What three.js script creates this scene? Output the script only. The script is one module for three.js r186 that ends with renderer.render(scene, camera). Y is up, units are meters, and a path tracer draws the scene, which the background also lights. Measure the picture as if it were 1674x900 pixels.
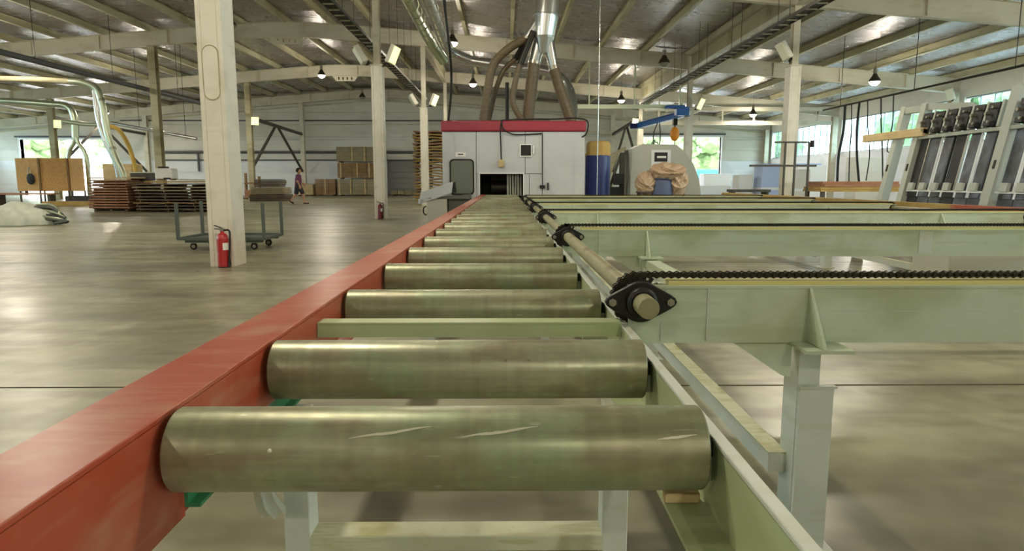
import * as THREE from 'three';
import { mergeGeometries } from 'three/addons/utils/BufferGeometryUtils.js';
import { RoundedBoxGeometry } from 'three/addons/geometries/RoundedBoxGeometry.js';
import { MarchingCubes } from 'three/addons/objects/MarchingCubes.js';
import { RectAreaLightUniformsLib } from 'three/addons/lights/RectAreaLightUniformsLib.js';

// ---------------------------------------------------------------- camera, sky, light, exposure
const scene = new THREE.Scene();
const camera = new THREE.PerspectiveCamera(2 * Math.atan(450 / 1100) * 180 / Math.PI, 1674 / 900, 0.05, 400);
camera.position.set(0.125, 1.18, 0);
{
  const pitch = Math.atan(154 / 1100), yaw = 0.01;
  camera.lookAt(0.125 + Math.sin(yaw) * Math.cos(pitch), 1.18 - Math.sin(pitch), -Math.cos(yaw) * Math.cos(pitch));
}
scene.background = new THREE.Color().setRGB(0.93, 0.97, 1.0);       // bright overcast sky
scene.backgroundIntensity = 20.0;
const renderer = new THREE.WebGLRenderer({ antialias: true });
renderer.toneMapping = THREE.LinearToneMapping;
renderer.toneMappingExposure = 0.84;
renderer.shadowMap.enabled = true;
RectAreaLightUniformsLib.init();
const BAY_LAMP = 80, FLOOD_LAMP = 9;                              // candela of a bell lamp, radiance of a flood

// ---------------------------------------------------------------- small tools
const V = (x, y, z) => new THREE.Vector3(x, y, z);
let seed = 20240611;
function rnd() { seed = (seed + 0x6D2B79F5) | 0; let t = Math.imul(seed ^ (seed >>> 15), 1 | seed); t = (t + Math.imul(t ^ (t >>> 7), 61 | t)) ^ t; return ((t ^ (t >>> 14)) >>> 0) / 4294967296; }
const rr = (a, b) => a + (b - a) * rnd();
const S = (h) => new THREE.Color(h);
const clamp = (x, a = 0, b = 1) => Math.min(b, Math.max(a, x));
const sm = (a, b, x) => { const t = clamp((x - a) / (b - a)); return t * t * (3 - 2 * t); };

// tileable value noise
function lattice(n) { const a = new Float32Array(n * n); for (let i = 0; i < n * n; i++) a[i] = rnd(); return a; }
const LAT = [lattice(64), lattice(64), lattice(64), lattice(64)];
function vnoise(l, u, v, fu, fv) {                                   // u, v in 0..1; fu, fv whole numbers up to 64
  const x = u * fu, y = v * fv, x0 = Math.floor(x), y0 = Math.floor(y), fx = x - x0, fy = y - y0;
  const sx = fx * fx * (3 - 2 * fx), sy = fy * fy * (3 - 2 * fy), L = LAT[l & 3];
  const g = (i, j) => L[((((j % fv) + fv) % fv) % 64) * 64 + ((((i % fu) + fu) % fu) % 64)];
  const a = g(x0, y0), b = g(x0 + 1, y0), c = g(x0, y0 + 1), d = g(x0 + 1, y0 + 1);
  return a + (b - a) * sx + (c - a) * sy + (a - b - c + d) * sx * sy;
}
function fbm(u, v, fu, fv, oct = 4, l = 0) {
  let s = 0, w = 0.5, t = 0;
  for (let o = 0; o < oct; o++) { s += w * vnoise(l + o, u, v, fu, fv); t += w; w *= 0.55; fu *= 2; fv *= 2; }
  return s / t;
}
function tex(size, fn, repeat = [1, 1], srgb = true, height = size) { // fn(u, v) returns sRGB 0..1 triple
  const a = new Uint8Array(size * height * 4);
  for (let j = 0; j < height; j++) for (let i = 0; i < size; i++) {
    const c = fn(i / size, j / height), k = (j * size + i) * 4;
    a[k] = clamp(c[0]) * 255; a[k + 1] = clamp(c[1]) * 255; a[k + 2] = clamp(c[2]) * 255; a[k + 3] = 255;
  }
  const t = new THREE.DataTexture(a, size, height);
  t.wrapS = t.wrapT = THREE.RepeatWrapping; t.magFilter = THREE.LinearFilter; t.minFilter = THREE.LinearFilter;
  t.repeat.set(repeat[0], repeat[1]);
  if (srgb) t.colorSpace = THREE.SRGBColorSpace;
  t.needsUpdate = true;
  return t;
}
const grey = (v) => [v, v, v];
const mixc = (a, b, t) => [a[0] + (b[0] - a[0]) * t, a[1] + (b[1] - a[1]) * t, a[2] + (b[2] - a[2]) * t];
const hexc = (h) => [((h >> 16) & 255) / 255, ((h >> 8) & 255) / 255, (h & 255) / 255];
const M = {};
function mat(name, opt) { const m = new THREE.MeshPhysicalMaterial(opt); m.name = name; M[name] = m; return m; }
function plain(name, hex, rough = 0.6, metal = 0, extra = {}) { return mat(name, { color: S(hex), roughness: rough, metalness: metal, ...extra }); }

// ---------------------------------------------------------------- materials
// concrete: patches, trowel streaks, wheel scuffs
mat('concrete', {
  color: 0xffffff, metalness: 0, specularIntensity: 0.9,
  map: tex(1024, (u, v) => {
    const p = fbm(u, v, 4, 5, 5, 0), s = fbm(u, v, 6, 40, 3, 1), q = fbm(u, v, 28, 22, 3, 2), st = fbm(u, v, 3, 6, 4, 3);
    let c = mixc([0.50, 0.49, 0.385], [0.66, 0.66, 0.555], clamp(p * 1.5 - 0.25));
    c = mixc(c, [0.43, 0.41, 0.34], sm(0.42, 0.80, s) * 0.6);
    c = mixc(c, [0.70, 0.70, 0.62], sm(0.5, 0.85, q) * 0.4);
    c = mixc(c, [0.36, 0.345, 0.29], sm(0.46, 0.80, st) * 0.55);
    const k = 0.86 + 0.16 * fbm(u, v, 56, 64, 2, 1) + 0.12 * fbm(u, v, 18, 30, 3, 0); return [c[0] * k, c[1] * k, c[2] * k];
  }, [1 / 7, 1 / 7]),
  roughnessMap: tex(512, (u, v) => grey(0.20 + 0.20 * fbm(u, v, 5, 9, 4, 2) + 0.10 * fbm(u, v, 24, 40, 3, 1)), [1 / 5, 1 / 5], false),
  bumpMap: tex(512, (u, v) => grey(fbm(u, v, 6, 14, 4, 3)), [1 / 3, 1 / 3], false), bumpScale: 0.002, roughness: 1,
});
plain('concreteBase', 0x2c2a26, 0.9);
function paint(name, hex, dirtHex, amount, rough = 0.45, rep = 0.6) {
  const a = hexc(hex), d = hexc(dirtHex), o = rnd();
  return mat(name, {
    color: 0xffffff, roughness: rough, metalness: 0,
    map: tex(512, (u, v) => {
      const n = fbm(u + o, v, 4, 4, 5, 0), s = fbm(u, v + o, 5, 38, 3, 2), k = fbm(u, v, 40, 40, 2, 1);
      let c = mixc(a, mixc(a, [1, 1, 1], 0.12), fbm(u, v, 9, 9, 3, 3));
      c = mixc(c, d, amount * sm(0.5, 0.72, n));
      c = mixc(c, d, amount * 0.5 * sm(0.58, 0.75, s));
      return mixc(c, mixc(d, [1, 1, 1], 0.1), amount * 0.25 * sm(0.6, 0.9, k));
    }, [rep, rep]),
  });
}
paint('greenPaint', 0xb6c3aa, 0x99a078, 0.5, 0.42);
paint('greenPaintPale', 0xbfc6ba, 0xa5a884, 0.40, 0.45);
paint('railGreen', 0xa7b588, 0x8c9464, 0.4, 0.4);
paint('dustyTop', 0xb9bda0, 0x938d52, 0.6, 0.6, 1.2);
paint('redPaint', 0x9e3c21, 0xb0836a, 0.6, 0.36, 0.9);
paint('steelCream', 0xc6c0ab, 0x9d9577, 0.35, 0.55, 0.25);
paint('steelOlive', 0xa69f7d, 0x7b7048, 0.5, 0.6, 0.25);
paint('purlinPaint', 0xb9b492, 0x8a8560, 0.45, 0.5, 0.2);
paint('columnPaint', 0xd6d1c0, 0xb5ad94, 0.3, 0.6, 0.5);
paint('wallCream', 0xd2cec1, 0xb2ad9e, 0.35, 0.7, 0.12);
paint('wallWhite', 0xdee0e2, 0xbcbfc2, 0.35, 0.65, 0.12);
paint('machineGrey', 0xb9bdbe, 0xa3a8a6, 0.2, 0.4, 0.3);
plain('machineRed', 0x962c3c, 0.4);
// foil blanket below the roof sheets
mat('foil', {
  color: 0xffffff, metalness: 0.9, roughness: 1,
  map: tex(512, (u, v) => mixc([0.66, 0.64, 0.65], [0.82, 0.80, 0.83], fbm(u, v, 5, 12, 4, 0)), [1 / 2.2, 1 / 2.2]),
  roughnessMap: tex(256, (u, v) => grey(0.17 + 0.16 * fbm(u, v, 8, 8, 3, 1)), [1 / 3, 1 / 3], false),
  bumpMap: tex(512, (u, v) => grey(0.6 * fbm(u, v, 5, 34, 3, 2) + 0.4 * fbm(u, v, 30, 50, 2, 3)), [1 / 1.6, 1 / 1.6], false), bumpScale: 0.055,
});
// roller tube steel: u runs round the tube, v along it
mat('rollerSteel', {
  color: 0xffffff, metalness: 0.4, roughness: 1,
  map: tex(1024, (u, v) => {
    const big = fbm(u, v, 3, 4, 4, 0), ring = fbm(u, v, 2, 64, 2, 1), ax = fbm(u, v, 60, 4, 3, 2), g = fbm(u, v, 4, 3, 4, 3), fine = fbm(u, v, 50, 60, 2, 0), br = fbm(u, v, 5, 6, 4, 2), nick = fbm(u, v, 60, 22, 2, 3);
    let c = mixc([0.54, 0.545, 0.45], [0.68, 0.69, 0.575], big);
    c = mixc(c, [0.52, 0.59, 0.45], 0.6 * sm(0.42, 0.62, g));
    c = mixc(c, [0.47, 0.41, 0.31], 0.35 * sm(0.5, 0.68, br));
    const k = 0.88 + 0.10 * ring + 0.12 * ax + 0.06 * fine; c = [c[0] * k, c[1] * k, c[2] * k];
    return mixc(c, [0.80, 0.80, 0.73], 0.45 * sm(0.80, 0.90, nick) * sm(0.45, 0.6, g));
  }, [1, 1]),
  roughnessMap: tex(512, (u, v) => grey(0.24 + 0.16 * fbm(u, v, 40, 6, 3, 2) + 0.12 * fbm(u, v, 4, 48, 2, 0)), [1, 1], false),
  bumpMap: tex(512, (u, v) => grey(0.5 * fbm(u, v, 40, 6, 3, 1) + 0.5 * fbm(u, v, 4, 64, 2, 2)), [1, 1], false), bumpScale: 0.0004,
});
plain('brightScratch', 0xcfcdb6, 0.5, 0.4);
plain('darkSteel', 0x2a2824, 0.45, 0.6);
plain('oiledChain', 0x35322a, 0.42, 0.75);
plain('chainPin', 0x6e6a5c, 0.35, 0.85);
paint('shaftSteel', 0x827e58, 0x565036, 0.6, 0.5, 1.2);
plain('castBlack', 0x1c1b1a, 0.42, 0.35);
plain('boltSteel', 0x9b988a, 0.35, 0.8);
plain('black', 0x121212, 0.6);
plain('rubber', 0x1b1b1c, 0.8);
plain('guideYellow', 0xc9c27c, 0.6);
plain('silver', 0xc4c6c4, 0.26, 0.9);
plain('silverGreen', 0xb7c0a6, 0.3, 0.75);
mat('hoseBrown', { color: 0xffffff, roughness: 0.55, map: tex(256, (u, v) => mixc([0.29, 0.245, 0.165], [0.44, 0.385, 0.275], fbm(u, v, 6, 30, 3, 0)), [2, 2]) });
plain('fireRed', 0xa81a20, 0.3, 0, { clearcoat: 0.6 });
plain('fireDark', 0x6a1a1c, 0.4);
plain('whiteLabel', 0xe8e6de, 0.6);
plain('cartSteel', 0x575e59, 0.5, 0.2);
plain('truckSteel', 0x4d4a44, 0.6, 0.2);
plain('blueSteel', 0x1d5a9c, 0.45);
plain('hoistOrange', 0xd98a1c, 0.5);
plain('drumBlue', 0x1c2766, 0.35);
plain('barrelBlue', 0x4a5674, 0.5);
plain('bagYellow', 0xb89a58, 0.8);
plain('plasticBrown', 0xc4aa8c, 0.4, 0, { transmission: 0.15, thickness: 0 });
plain('plasticFilm', 0xd8dcd0, 0.35, 0, { transmission: 0.55, thickness: 0 });
mat('tarp', { color: 0xffffff, roughness: 0.75, map: tex(256, (u, v) => mixc([0.74, 0.76, 0.69], [0.88, 0.89, 0.84], fbm(u, v, 6, 6, 4, 0)), [1, 1]) });
function wood(name, a, b) { return mat(name, { color: 0xffffff, roughness: 0.75, map: tex(256, (u, v) => mixc(hexc(a), hexc(b), clamp(0.6 * fbm(u, v, 3, 40, 3, 0) + 0.5 * fbm(u, v, 5, 7, 3, 1))), [0.8, 0.8]) }); }
wood('woodRed', 0x7a5138, 0xb88a68); wood('woodDark', 0x3f352a, 0x7c6b55); wood('woodPale', 0xa88f62, 0xd8c496);
wood('woodYellow', 0x84672f, 0xc4a866); wood('woodGrey', 0x746a52, 0xa69a78); wood('woodBrown', 0x6e5434, 0x9c7c52);
mat('osb', { color: 0xffffff, roughness: 0.8, map: tex(512, (u, v) => mixc([0.66, 0.49, 0.28], [0.86, 0.70, 0.46], clamp(0.5 * fbm(u, v, 24, 40, 3, 0) + 0.5 * fbm(u, v, 44, 20, 3, 1) + 0.05)), [0.7, 0.7]) });
plain('pressGrey', 0xa9aea3, 0.5, 0.1);
mat('panelSlate', { color: 0xffffff, roughness: 0.45, metalness: 0.2, map: tex(256, (u, v) => mixc([0.20, 0.205, 0.215], [0.42, 0.45, 0.50], clamp(1.6 * fbm(u, v, 4, 6, 4, 1) - 0.3)), [1.3, 0.7]) });
plain('panelDark', 0x2b2c2e, 0.6, 0.2);
plain('wrapWhite', 0xe4e6e6, 0.45);
plain('wrapBlue', 0xaebfe2, 0.45);
plain('wrapTeal', 0x1c6c7c, 0.5);
plain('doorGrey', 0x7d7d7b, 0.55);
plain('cabinetGrey', 0xb3b4a6, 0.5);
plain('cabinetDark', 0x5d615c, 0.5);
plain('frameWhite', 0xdfe2e0, 0.5);
plain('mullion', 0x8f9698, 0.5);
mat('pane', { color: S(0xd2e4e8), roughness: 0.05, transmission: 1, thickness: 0, ior: 1.45 });
plain('machineGlass', 0x7a817c, 0.06, 0.85);
plain('greenBracket', 0x2f7a50, 0.45);
plain('pipeGrey', 0x55565a, 0.6);
plain('hoseYellow', 0xcda94e, 0.6);
plain('asphalt', 0xa9a9a4, 0.9);
plain('bark', 0x5a4a38, 0.9);
plain('leafA', 0x6f8a5c, 0.8); plain('leafB', 0x8aa07a, 0.8);
plain('lampShell', 0x4a463c, 0.4, 0.5);
mat('lampGlow', { color: 0xffffff, emissive: S(0xfff6e2), emissiveIntensity: 5, roughness: 0.6 });
mat('lampOff', { color: S(0x8a8574), roughness: 0.4 });
mat('floodGlow', { color: 0xffffff, emissive: S(0xf2ff8a), emissiveIntensity: 1.5, roughness: 0.6 });
mat('floodOff', { color: S(0xd8d8c0), roughness: 0.4 });
plain('skin', 0xb98a6c, 0.6); plain('purpleShirt', 0x6e3a58, 0.85); plain('darkShorts', 0x34353a, 0.85); plain('hairDark', 0x1d1714, 0.8); plain('shoeDark', 0x2a2420, 0.7);

// ---------------------------------------------------------------- geometry tools (all return BufferGeometry)
const place = (g, x = 0, y = 0, z = 0, rx = 0, ry = 0, rz = 0) => { if (rx || ry || rz) g.applyMatrix4(new THREE.Matrix4().makeRotationFromEuler(new THREE.Euler(rx, ry, rz))); g.translate(x, y, z); return g; };
const box = (w, h, d, x = 0, y = 0, z = 0, rx = 0, ry = 0, rz = 0) => place(new THREE.BoxGeometry(w, h, d), x, y, z, rx, ry, rz);
const b6 = (x0, x1, y0, y1, z0, z1) => box(x1 - x0, y1 - y0, Math.abs(z1 - z0), (x0 + x1) / 2, (y0 + y1) / 2, (z0 + z1) / 2);
const rbox = (w, h, d, r, x = 0, y = 0, z = 0, rx = 0, ry = 0, rz = 0) => place(new RoundedBoxGeometry(w, h, d, 2, r), x, y, z, rx, ry, rz);
function rod(a, b, r, seg = 10, r2 = r) {
  const d = b.clone().sub(a), g = new THREE.CylinderGeometry(r2, r, d.length(), seg);
  g.applyQuaternion(new THREE.Quaternion().setFromUnitVectors(V(0, 1, 0), d.clone().normalize()));
  const m = a.clone().add(b).multiplyScalar(0.5); g.translate(m.x, m.y, m.z); return g;
}
function bar(a, b, w, h) {                                            // square bar from a to b
  const d = b.clone().sub(a), g = new THREE.BoxGeometry(w, h, d.length());
  const mt = new THREE.Matrix4().lookAt(b, a, Math.abs(d.y) > 0.98 * d.length() ? V(1, 0, 0) : V(0, 1, 0)); g.applyMatrix4(mt);
  const m = a.clone().add(b).multiplyScalar(0.5); g.translate(m.x, m.y, m.z); return g;
}
const tube = (pts, r, seg = 24, rad = 8) => new THREE.TubeGeometry(new THREE.CatmullRomCurve3(pts), seg, r, rad, false);
function hose(pts, r, seg = 40, rad = 10, rib = 0.06, pitch = 0.1) {  // corrugated hose
  const c = new THREE.CatmullRomCurve3(pts), g = new THREE.TubeGeometry(c, seg, r, rad, false), p = g.attributes.position, q = V(0, 0, 0);
  for (let i = 0; i <= seg; i++) { c.getPointAt(i / seg, q); const k = 1 + ((i % 2) ? rib : -rib); for (let j = 0; j <= rad; j++) { const n = i * (rad + 1) + j; p.setXYZ(n, q.x + (p.getX(n) - q.x) * k, q.y + (p.getY(n) - q.y) * k, q.z + (p.getZ(n) - q.z) * k); } }
  g.computeVertexNormals(); return g;
}
function extrude(pts, depth, opt = {}) {                              // pts: [x, y] outline, extruded along +z
  const s = new THREE.Shape(pts.map((p) => new THREE.Vector2(p[0], p[1])));
  return new THREE.ExtrudeGeometry(s, { depth, bevelEnabled: false, curveSegments: 12, ...opt });
}
const lathe = (pts, seg = 20) => new THREE.LatheGeometry(pts.map((p) => new THREE.Vector2(p[0], p[1])), seg);
function each(name, list, m, parent, label) { return list.map((g) => part(name, [g], m, parent, label)); }
function metreUV(g) {                                                 // box-projected uv in the object's own metres
  const p = g.attributes.position, n = p.count, uv = new Float32Array(n * 2), a = V(), b = V(), c = V();
  for (let i = 0; i < n; i += 3) {
    a.fromBufferAttribute(p, i); b.fromBufferAttribute(p, i + 1).sub(a); c.fromBufferAttribute(p, i + 2).sub(a); b.cross(c);
    const x = Math.abs(b.x), y = Math.abs(b.y), z = Math.abs(b.z);
    for (let k = i; k < i + 3; k++) {
      const px = p.getX(k), py = p.getY(k), pz = p.getZ(k);
      if (y >= x && y >= z) { uv[2 * k] = px; uv[2 * k + 1] = pz; } else if (x >= z) { uv[2 * k] = pz; uv[2 * k + 1] = py; } else { uv[2 * k] = px; uv[2 * k + 1] = py; }
    }
  }
  g.setAttribute('uv', new THREE.BufferAttribute(uv, 2)); return g;
}
function join(list, keepUV = false) {
  const gs = (Array.isArray(list) ? list : [list]).map((g) => {
    const q = g.index ? g.toNonIndexed() : g.clone();
    for (const k of Object.keys(q.attributes)) if (k !== 'position' && k !== 'normal' && !(keepUV && k === 'uv')) q.deleteAttribute(k);
    return q;
  });
  const g = gs.length > 1 ? mergeGeometries(gs) : gs[0];
  return keepUV ? g : metreUV(g);
}
const used = {};
function numbered(name) { const n = used[name] = (used[name] ?? -1) + 1; return n ? name + '_' + String(n).padStart(3, '0') : name; }
function raw(name, geom, material, parent) {
  const m = new THREE.Mesh(geom, material); m.castShadow = m.receiveShadow = true;
  if (parent) { m.name = name; parent.add(m); } else { m.name = numbered(name); scene.add(m); }
  return m;
}
const part = (name, list, material, parent, label) => { const m = raw(name, join(list), material, parent); if (label) m.userData.label = label; return m; };
function tag(o, label, category, group) { Object.assign(o.userData, { label, category }); if (group) o.userData.group = group; return o; }
function thing(name, label, category, [x, y, z] = [0, 0, 0], turn = 0, group) {
  const o = new THREE.Group(); o.name = numbered(name); scene.add(o); o.position.set(x, y, z); o.rotation.y = turn;
  return tag(o, label, category, group);
}
const solo = (name, list, material, label, category, group) => tag(part(name, list, material), label, category, group);
function dup(src, label, [x, y, z], turn = 0, group) {
  const o = src.clone(); o.userData = { ...src.userData }; o.name = numbered(src.name.replace(/_\d{3}$/, '')); scene.add(o);
  o.position.set(x, y, z); o.rotation.y = turn; o.userData.label = label; if (group) o.userData.group = group; else delete o.userData.group;
  return o;
}
function structure(name) { const o = new THREE.Group(); o.name = name; o.userData.kind = 'structure'; scene.add(o); return o; }

// ---------------------------------------------------------------- the hall
const XL = -43.1, XR = 22.45, ZB = -57.9, ZF = 14.4, RIDGE = -10.35, SLOPE = 0.083;
const COLX = [-42.7, -29.73, -16.78, -3.83, 9.12, 22.07], FRAMES = [-57.35, -45.6, -33.6, -21.6, -9.6, 2.4, 13.9];
const beamY = (x) => { const d = Math.abs(x - RIDGE); return 8.47 - SLOPE * (Math.sqrt(d * d + 2.2) - 0.35); };   // middle of the roof beam, rounded over the ridge
const deckY = (x) => beamY(x) + 0.62;

{ // floor slabs with open saw-cut joints
  const f = structure('floor');
  raw('floor_base', metreUV(box(XR - XL + 1, 0.1, ZF - ZB + 1, (XL + XR) / 2, -0.21, (ZF + ZB) / 2).toNonIndexed()), M.concreteBase, f);
  const joints = [ZF + 0.3, 8.2, 2.2, -3.79, -9.8, -15.8, -21.8, -27.8, -33.8, -39.8, -45.8, -51.8, ZB - 0.3];
  for (let i = 0; i + 1 < joints.length; i++) part('slab', b6(XL - 0.3, XR + 0.3, -0.16, 0, joints[i] - 0.012, joints[i + 1] + 0.012), M.concrete, f);
}
{ // outside ground
  const g = part('ground', b6(-140, 120, -0.45, -0.2, -160, 60), M.asphalt); g.userData.kind = 'structure';
}
// roof: foil blankets between purlins below a closed roof
{
  const c = structure('ceiling');
  for (const s of [-1, 1]) {
    const x0 = s < 0 ? XL - 0.5 : RIDGE, x1 = s < 0 ? RIDGE : XR + 0.5, top = (x) => deckY(x) + 0.16;
    part('roof_slab', extrude([[x0, top(x0)], [x1, top(x1)], [x1, top(x1) + 0.25], [x0, top(x0) + 0.25]], ZF - ZB + 1).translate(0, 0, ZB - 0.5), M.wallCream, c);
  }
  const xs = []; for (let k = -15; k <= 15; k++) { const x = RIDGE + 2.158 * (k + 0) + 0; if (x > XL && x < XR) xs.push(x); }
  const pur = (x) => [b6(x - 0.012, x + 0.012, deckY(x) - 0.30, deckY(x) - 0.02, ZF, ZB), b6(x - 0.075, x + 0.075, deckY(x) - 0.315, deckY(x) - 0.295, ZF, ZB), b6(x - 0.075, x + 0.075, deckY(x) - 0.035, deckY(x) - 0.02, ZF, ZB)];
  xs.forEach((x) => { const g = pur(x), q = part('purlin', [g[0], g[2]], M.purlinPaint, c); part('purlin_flange', [g[1]], M.purlinPaint, q); });
  const edges = [XL - 0.3, ...xs, XR + 0.3];
  for (let i = 0; i + 1 < edges.length; i++) for (let j = 0; j + 1 < FRAMES.length; j++) {
    const a = edges[i] + 0.004, b = edges[i + 1] - 0.004, z0 = FRAMES[j] - (j ? 0 : 0.8), z1 = FRAMES[j + 1] + (j === FRAMES.length - 2 ? 0.8 : 0);
    const g = new THREE.BoxGeometry(b - a, 0.04, z1 - z0, 6, 1, 14), p = g.attributes.position, sag = rr(0.03, 0.08), ph = rr(0, 6);
    for (let k = 0; k < p.count; k++) {
      const u = p.getX(k) / (b - a) + 0.5, v = p.getZ(k) / (z1 - z0) + 0.5, x = a + u * (b - a);
      p.setXYZ(k, x, p.getY(k) + deckY(x) + 0.02 - sag * Math.sin(Math.PI * u) + 0.012 * Math.sin(v * 40 + ph + u * 3) * Math.sin(Math.PI * u), z0 + v * (z1 - z0));
    }
    g.computeVertexNormals(); part('roof_panel', g, M.foil, c);
  }
}
// roof beams: curved-ridge I-beams, one per frame
function ribbon(x0, x1, lo, hi, depth, z, n = 60) {
  const up = [], dn = [];
  for (let i = 0; i <= n; i++) { const x = x0 + (x1 - x0) * i / n; up.push([x, beamY(x) + hi]); dn.push([x, beamY(x) + lo]); }
  return extrude(up.concat(dn.reverse()), depth).translate(0, 0, z - depth / 2);
}
FRAMES.forEach((z) => {
  const b = new THREE.Group(); b.name = numbered('roof_beam'); b.userData.kind = 'structure'; scene.add(b);
  const st = []; for (let x = XL + 1.2; x < XR - 0.3; x += 3.237) st.push(b6(x - 0.006, x + 0.006, beamY(x) - 0.31, beamY(x) + 0.31, z - 0.1, z + 0.1));
  part('web', ribbon(XL + 0.1, XR - 0.1, -0.34, 0.33, 0.03, z), M.steelCream, b);
  part('flange', ribbon(XL + 0.1, XR - 0.1, -0.36, -0.325, 0.24, z), M.steelCream, b);
  part('flange', ribbon(XL + 0.1, XR - 0.1, 0.31, 0.335, 0.24, z), M.steelCream, b);
  part('stiffener', st, M.steelCream, b);
  const r = beamY(RIDGE) - 0.36;                                      // splice plate with slots below the ridge
  const sh = new THREE.Shape([[-0.85, 0], [0.85, 0], [0.6, -0.34], [-0.6, -0.34]].map((p) => new THREE.Vector2(...p)));
  for (const x of [-0.42, -0.14, 0.14, 0.42]) { const h = new THREE.Path(); h.moveTo(x - 0.05, -0.08); h.lineTo(x + 0.05, -0.08); h.lineTo(x + 0.05, -0.26); h.lineTo(x - 0.05, -0.26); sh.holes.push(h); }
  part('splice_plate', new THREE.ExtrudeGeometry(sh, { depth: 0.05, bevelEnabled: false }).translate(RIDGE, r, z - 0.025), M.steelCream, b);
});
// columns
function iSection(x, z, y0, y1, w, d, t = 0.016) { return [b6(x - t / 2, x + t / 2, y0, y1, z - d / 2 + t, z + d / 2 - t), b6(x - w / 2, x + w / 2, y0, y1, z + d / 2 - t, z + d / 2), b6(x - w / 2, x + w / 2, y0, y1, z - d / 2, z - d / 2 + t)]; }
function boxColumn(x, z, label) {                                     // boxed and painted to 4.7 m, open steel above
  const t = thing('column', label, 'column', [x, 0, z]);
  const w = 0.165, d = 0.21, g = 0.011, o = [[-w, -d], [w, -d], [w, d], [0.115, d], [0.108, d - g], [0.100, d], [-0.100, d], [-0.108, d - g], [-0.115, d], [-w, d]];
  part('casing', [extrude(o, 4.7, { bevelEnabled: true, bevelThickness: 0.004, bevelSize: 0.004, bevelSegments: 1 }).rotateX(-Math.PI / 2).scale(1, 1, -1)].map((q) => { const i = q.index ? q.toNonIndexed() : q; const p = i.attributes.position; for (let k = 0; k < p.count; k += 3) { const a = [p.getX(k), p.getY(k), p.getZ(k)]; p.setXYZ(k, p.getX(k + 1), p.getY(k + 1), p.getZ(k + 1)); p.setXYZ(k + 1, ...a); } i.computeVertexNormals(); return i; }), M.columnPaint, t);
  part('steel_shaft', iSection(0, 0, 4.7, beamY(x) - 0.36, 0.2, 0.26), M.steelCream, t);
  part('cap_plate', b6(-0.2, 0.2, 4.7, 4.73, -0.24, 0.24), M.steelCream, t);
  return t;
}
function steelColumn(x, z, label, group, mt = M.steelOlive) {
  const t = thing('column', label, 'column', [x, 0, z], 0, group);
  part('steel_shaft', iSection(0, 0, 0.02, beamY(x) - 0.36, 0.34, 0.36), mt, t);
  part('base_plate', b6(-0.27, 0.27, 0, 0.03, -0.27, 0.27), mt, t);
  return t;
}
const colNear = boxColumn(COLX[3], FRAMES[4], 'thick cream painted column nearest the camera with a red fire extinguisher at its foot');
{
  const y0 = 2.27, y1 = 2.98, r = 0.1, pts = [];
  for (let i = 0; i <= 12; i++) { const a = Math.PI * i / 12; pts.push([r * Math.cos(a), y1 - r + r * Math.sin(a)]); }
  for (let i = 0; i <= 12; i++) { const a = Math.PI + Math.PI * i / 12; pts.push([r * Math.cos(a), y0 + r + r * Math.sin(a)]); }
  part('weld_seam', [new THREE.TubeGeometry(new THREE.CatmullRomCurve3(pts.map((p) => V(p[0] * 1.05, p[1], 0.216)), true), 80, 0.009, 6, true)], M.steelOlive, colNear); part('cover_plate', extrude(pts, 0.012, { bevelEnabled: true, bevelThickness: 0.004, bevelSize: 0.004, bevelSegments: 1 }).translate(0, 0, 0.205), M.columnPaint, colNear);
}
boxColumn(COLX[3], FRAMES[3], 'cream painted column with a dark fire extinguisher at its foot, left of the red-topped machine');
boxColumn(COLX[3], FRAMES[2], 'slim cream column standing before the tall yellow plank stack');
boxColumn(COLX[3], FRAMES[1], 'cream column seen at the left edge of the red-topped machine');
boxColumn(COLX[4], FRAMES[3], 'cream column on the right with a small steel frame at its foot and two floodlights');
boxColumn(COLX[4], FRAMES[2], 'cream column carrying the blue jib crane and orange hoist');
boxColumn(COLX[4], FRAMES[1], 'cream column behind the blue jib crane, close to the back wall');
steelColumn(COLX[2], FRAMES[2], 'olive steel column rising behind the dark plank pile on the left');
steelColumn(COLX[2], FRAMES[1], 'olive steel column just behind the thick cream column, with a lit floodlight and truss brace', undefined);
steelColumn(COLX[1], FRAMES[1], 'olive steel column between the forked dust pipe and the bright left gate');
steelColumn(COLX[2], FRAMES[0], 'dark steel wall column on the back wall behind the walking man', undefined, M.steelCream);
steelColumn(COLX[4], FRAMES[0], 'pale wall column on the back wall right of the blue dust drum', undefined, M.steelCream);
steelColumn(COLX[1], FRAMES[0], 'wall column on the back wall beside the bright left gate', undefined, M.steelCream);
for (const z of FRAMES.slice(0, 5)) steelColumn(COLX[5], z, z === FRAMES[2] ? 'wall column on the window wall behind the tilted clamp rack' : z === FRAMES[1] ? 'wall column between the blue windows behind the hanging cables' : z === FRAMES[0] ? 'corner column where the back wall meets the window wall' : 'window wall column hidden behind the clamp rack', z === FRAMES[3] || z === FRAMES[4] ? 'window wall columns near the rack' : undefined, M.steelCream);
for (const z of [FRAMES[5], FRAMES[6]]) for (const x of [COLX[2], COLX[4]]) steelColumn(x, z, 'steel column of the hall behind the camera', 'columns behind the camera', M.steelCream);

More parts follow.
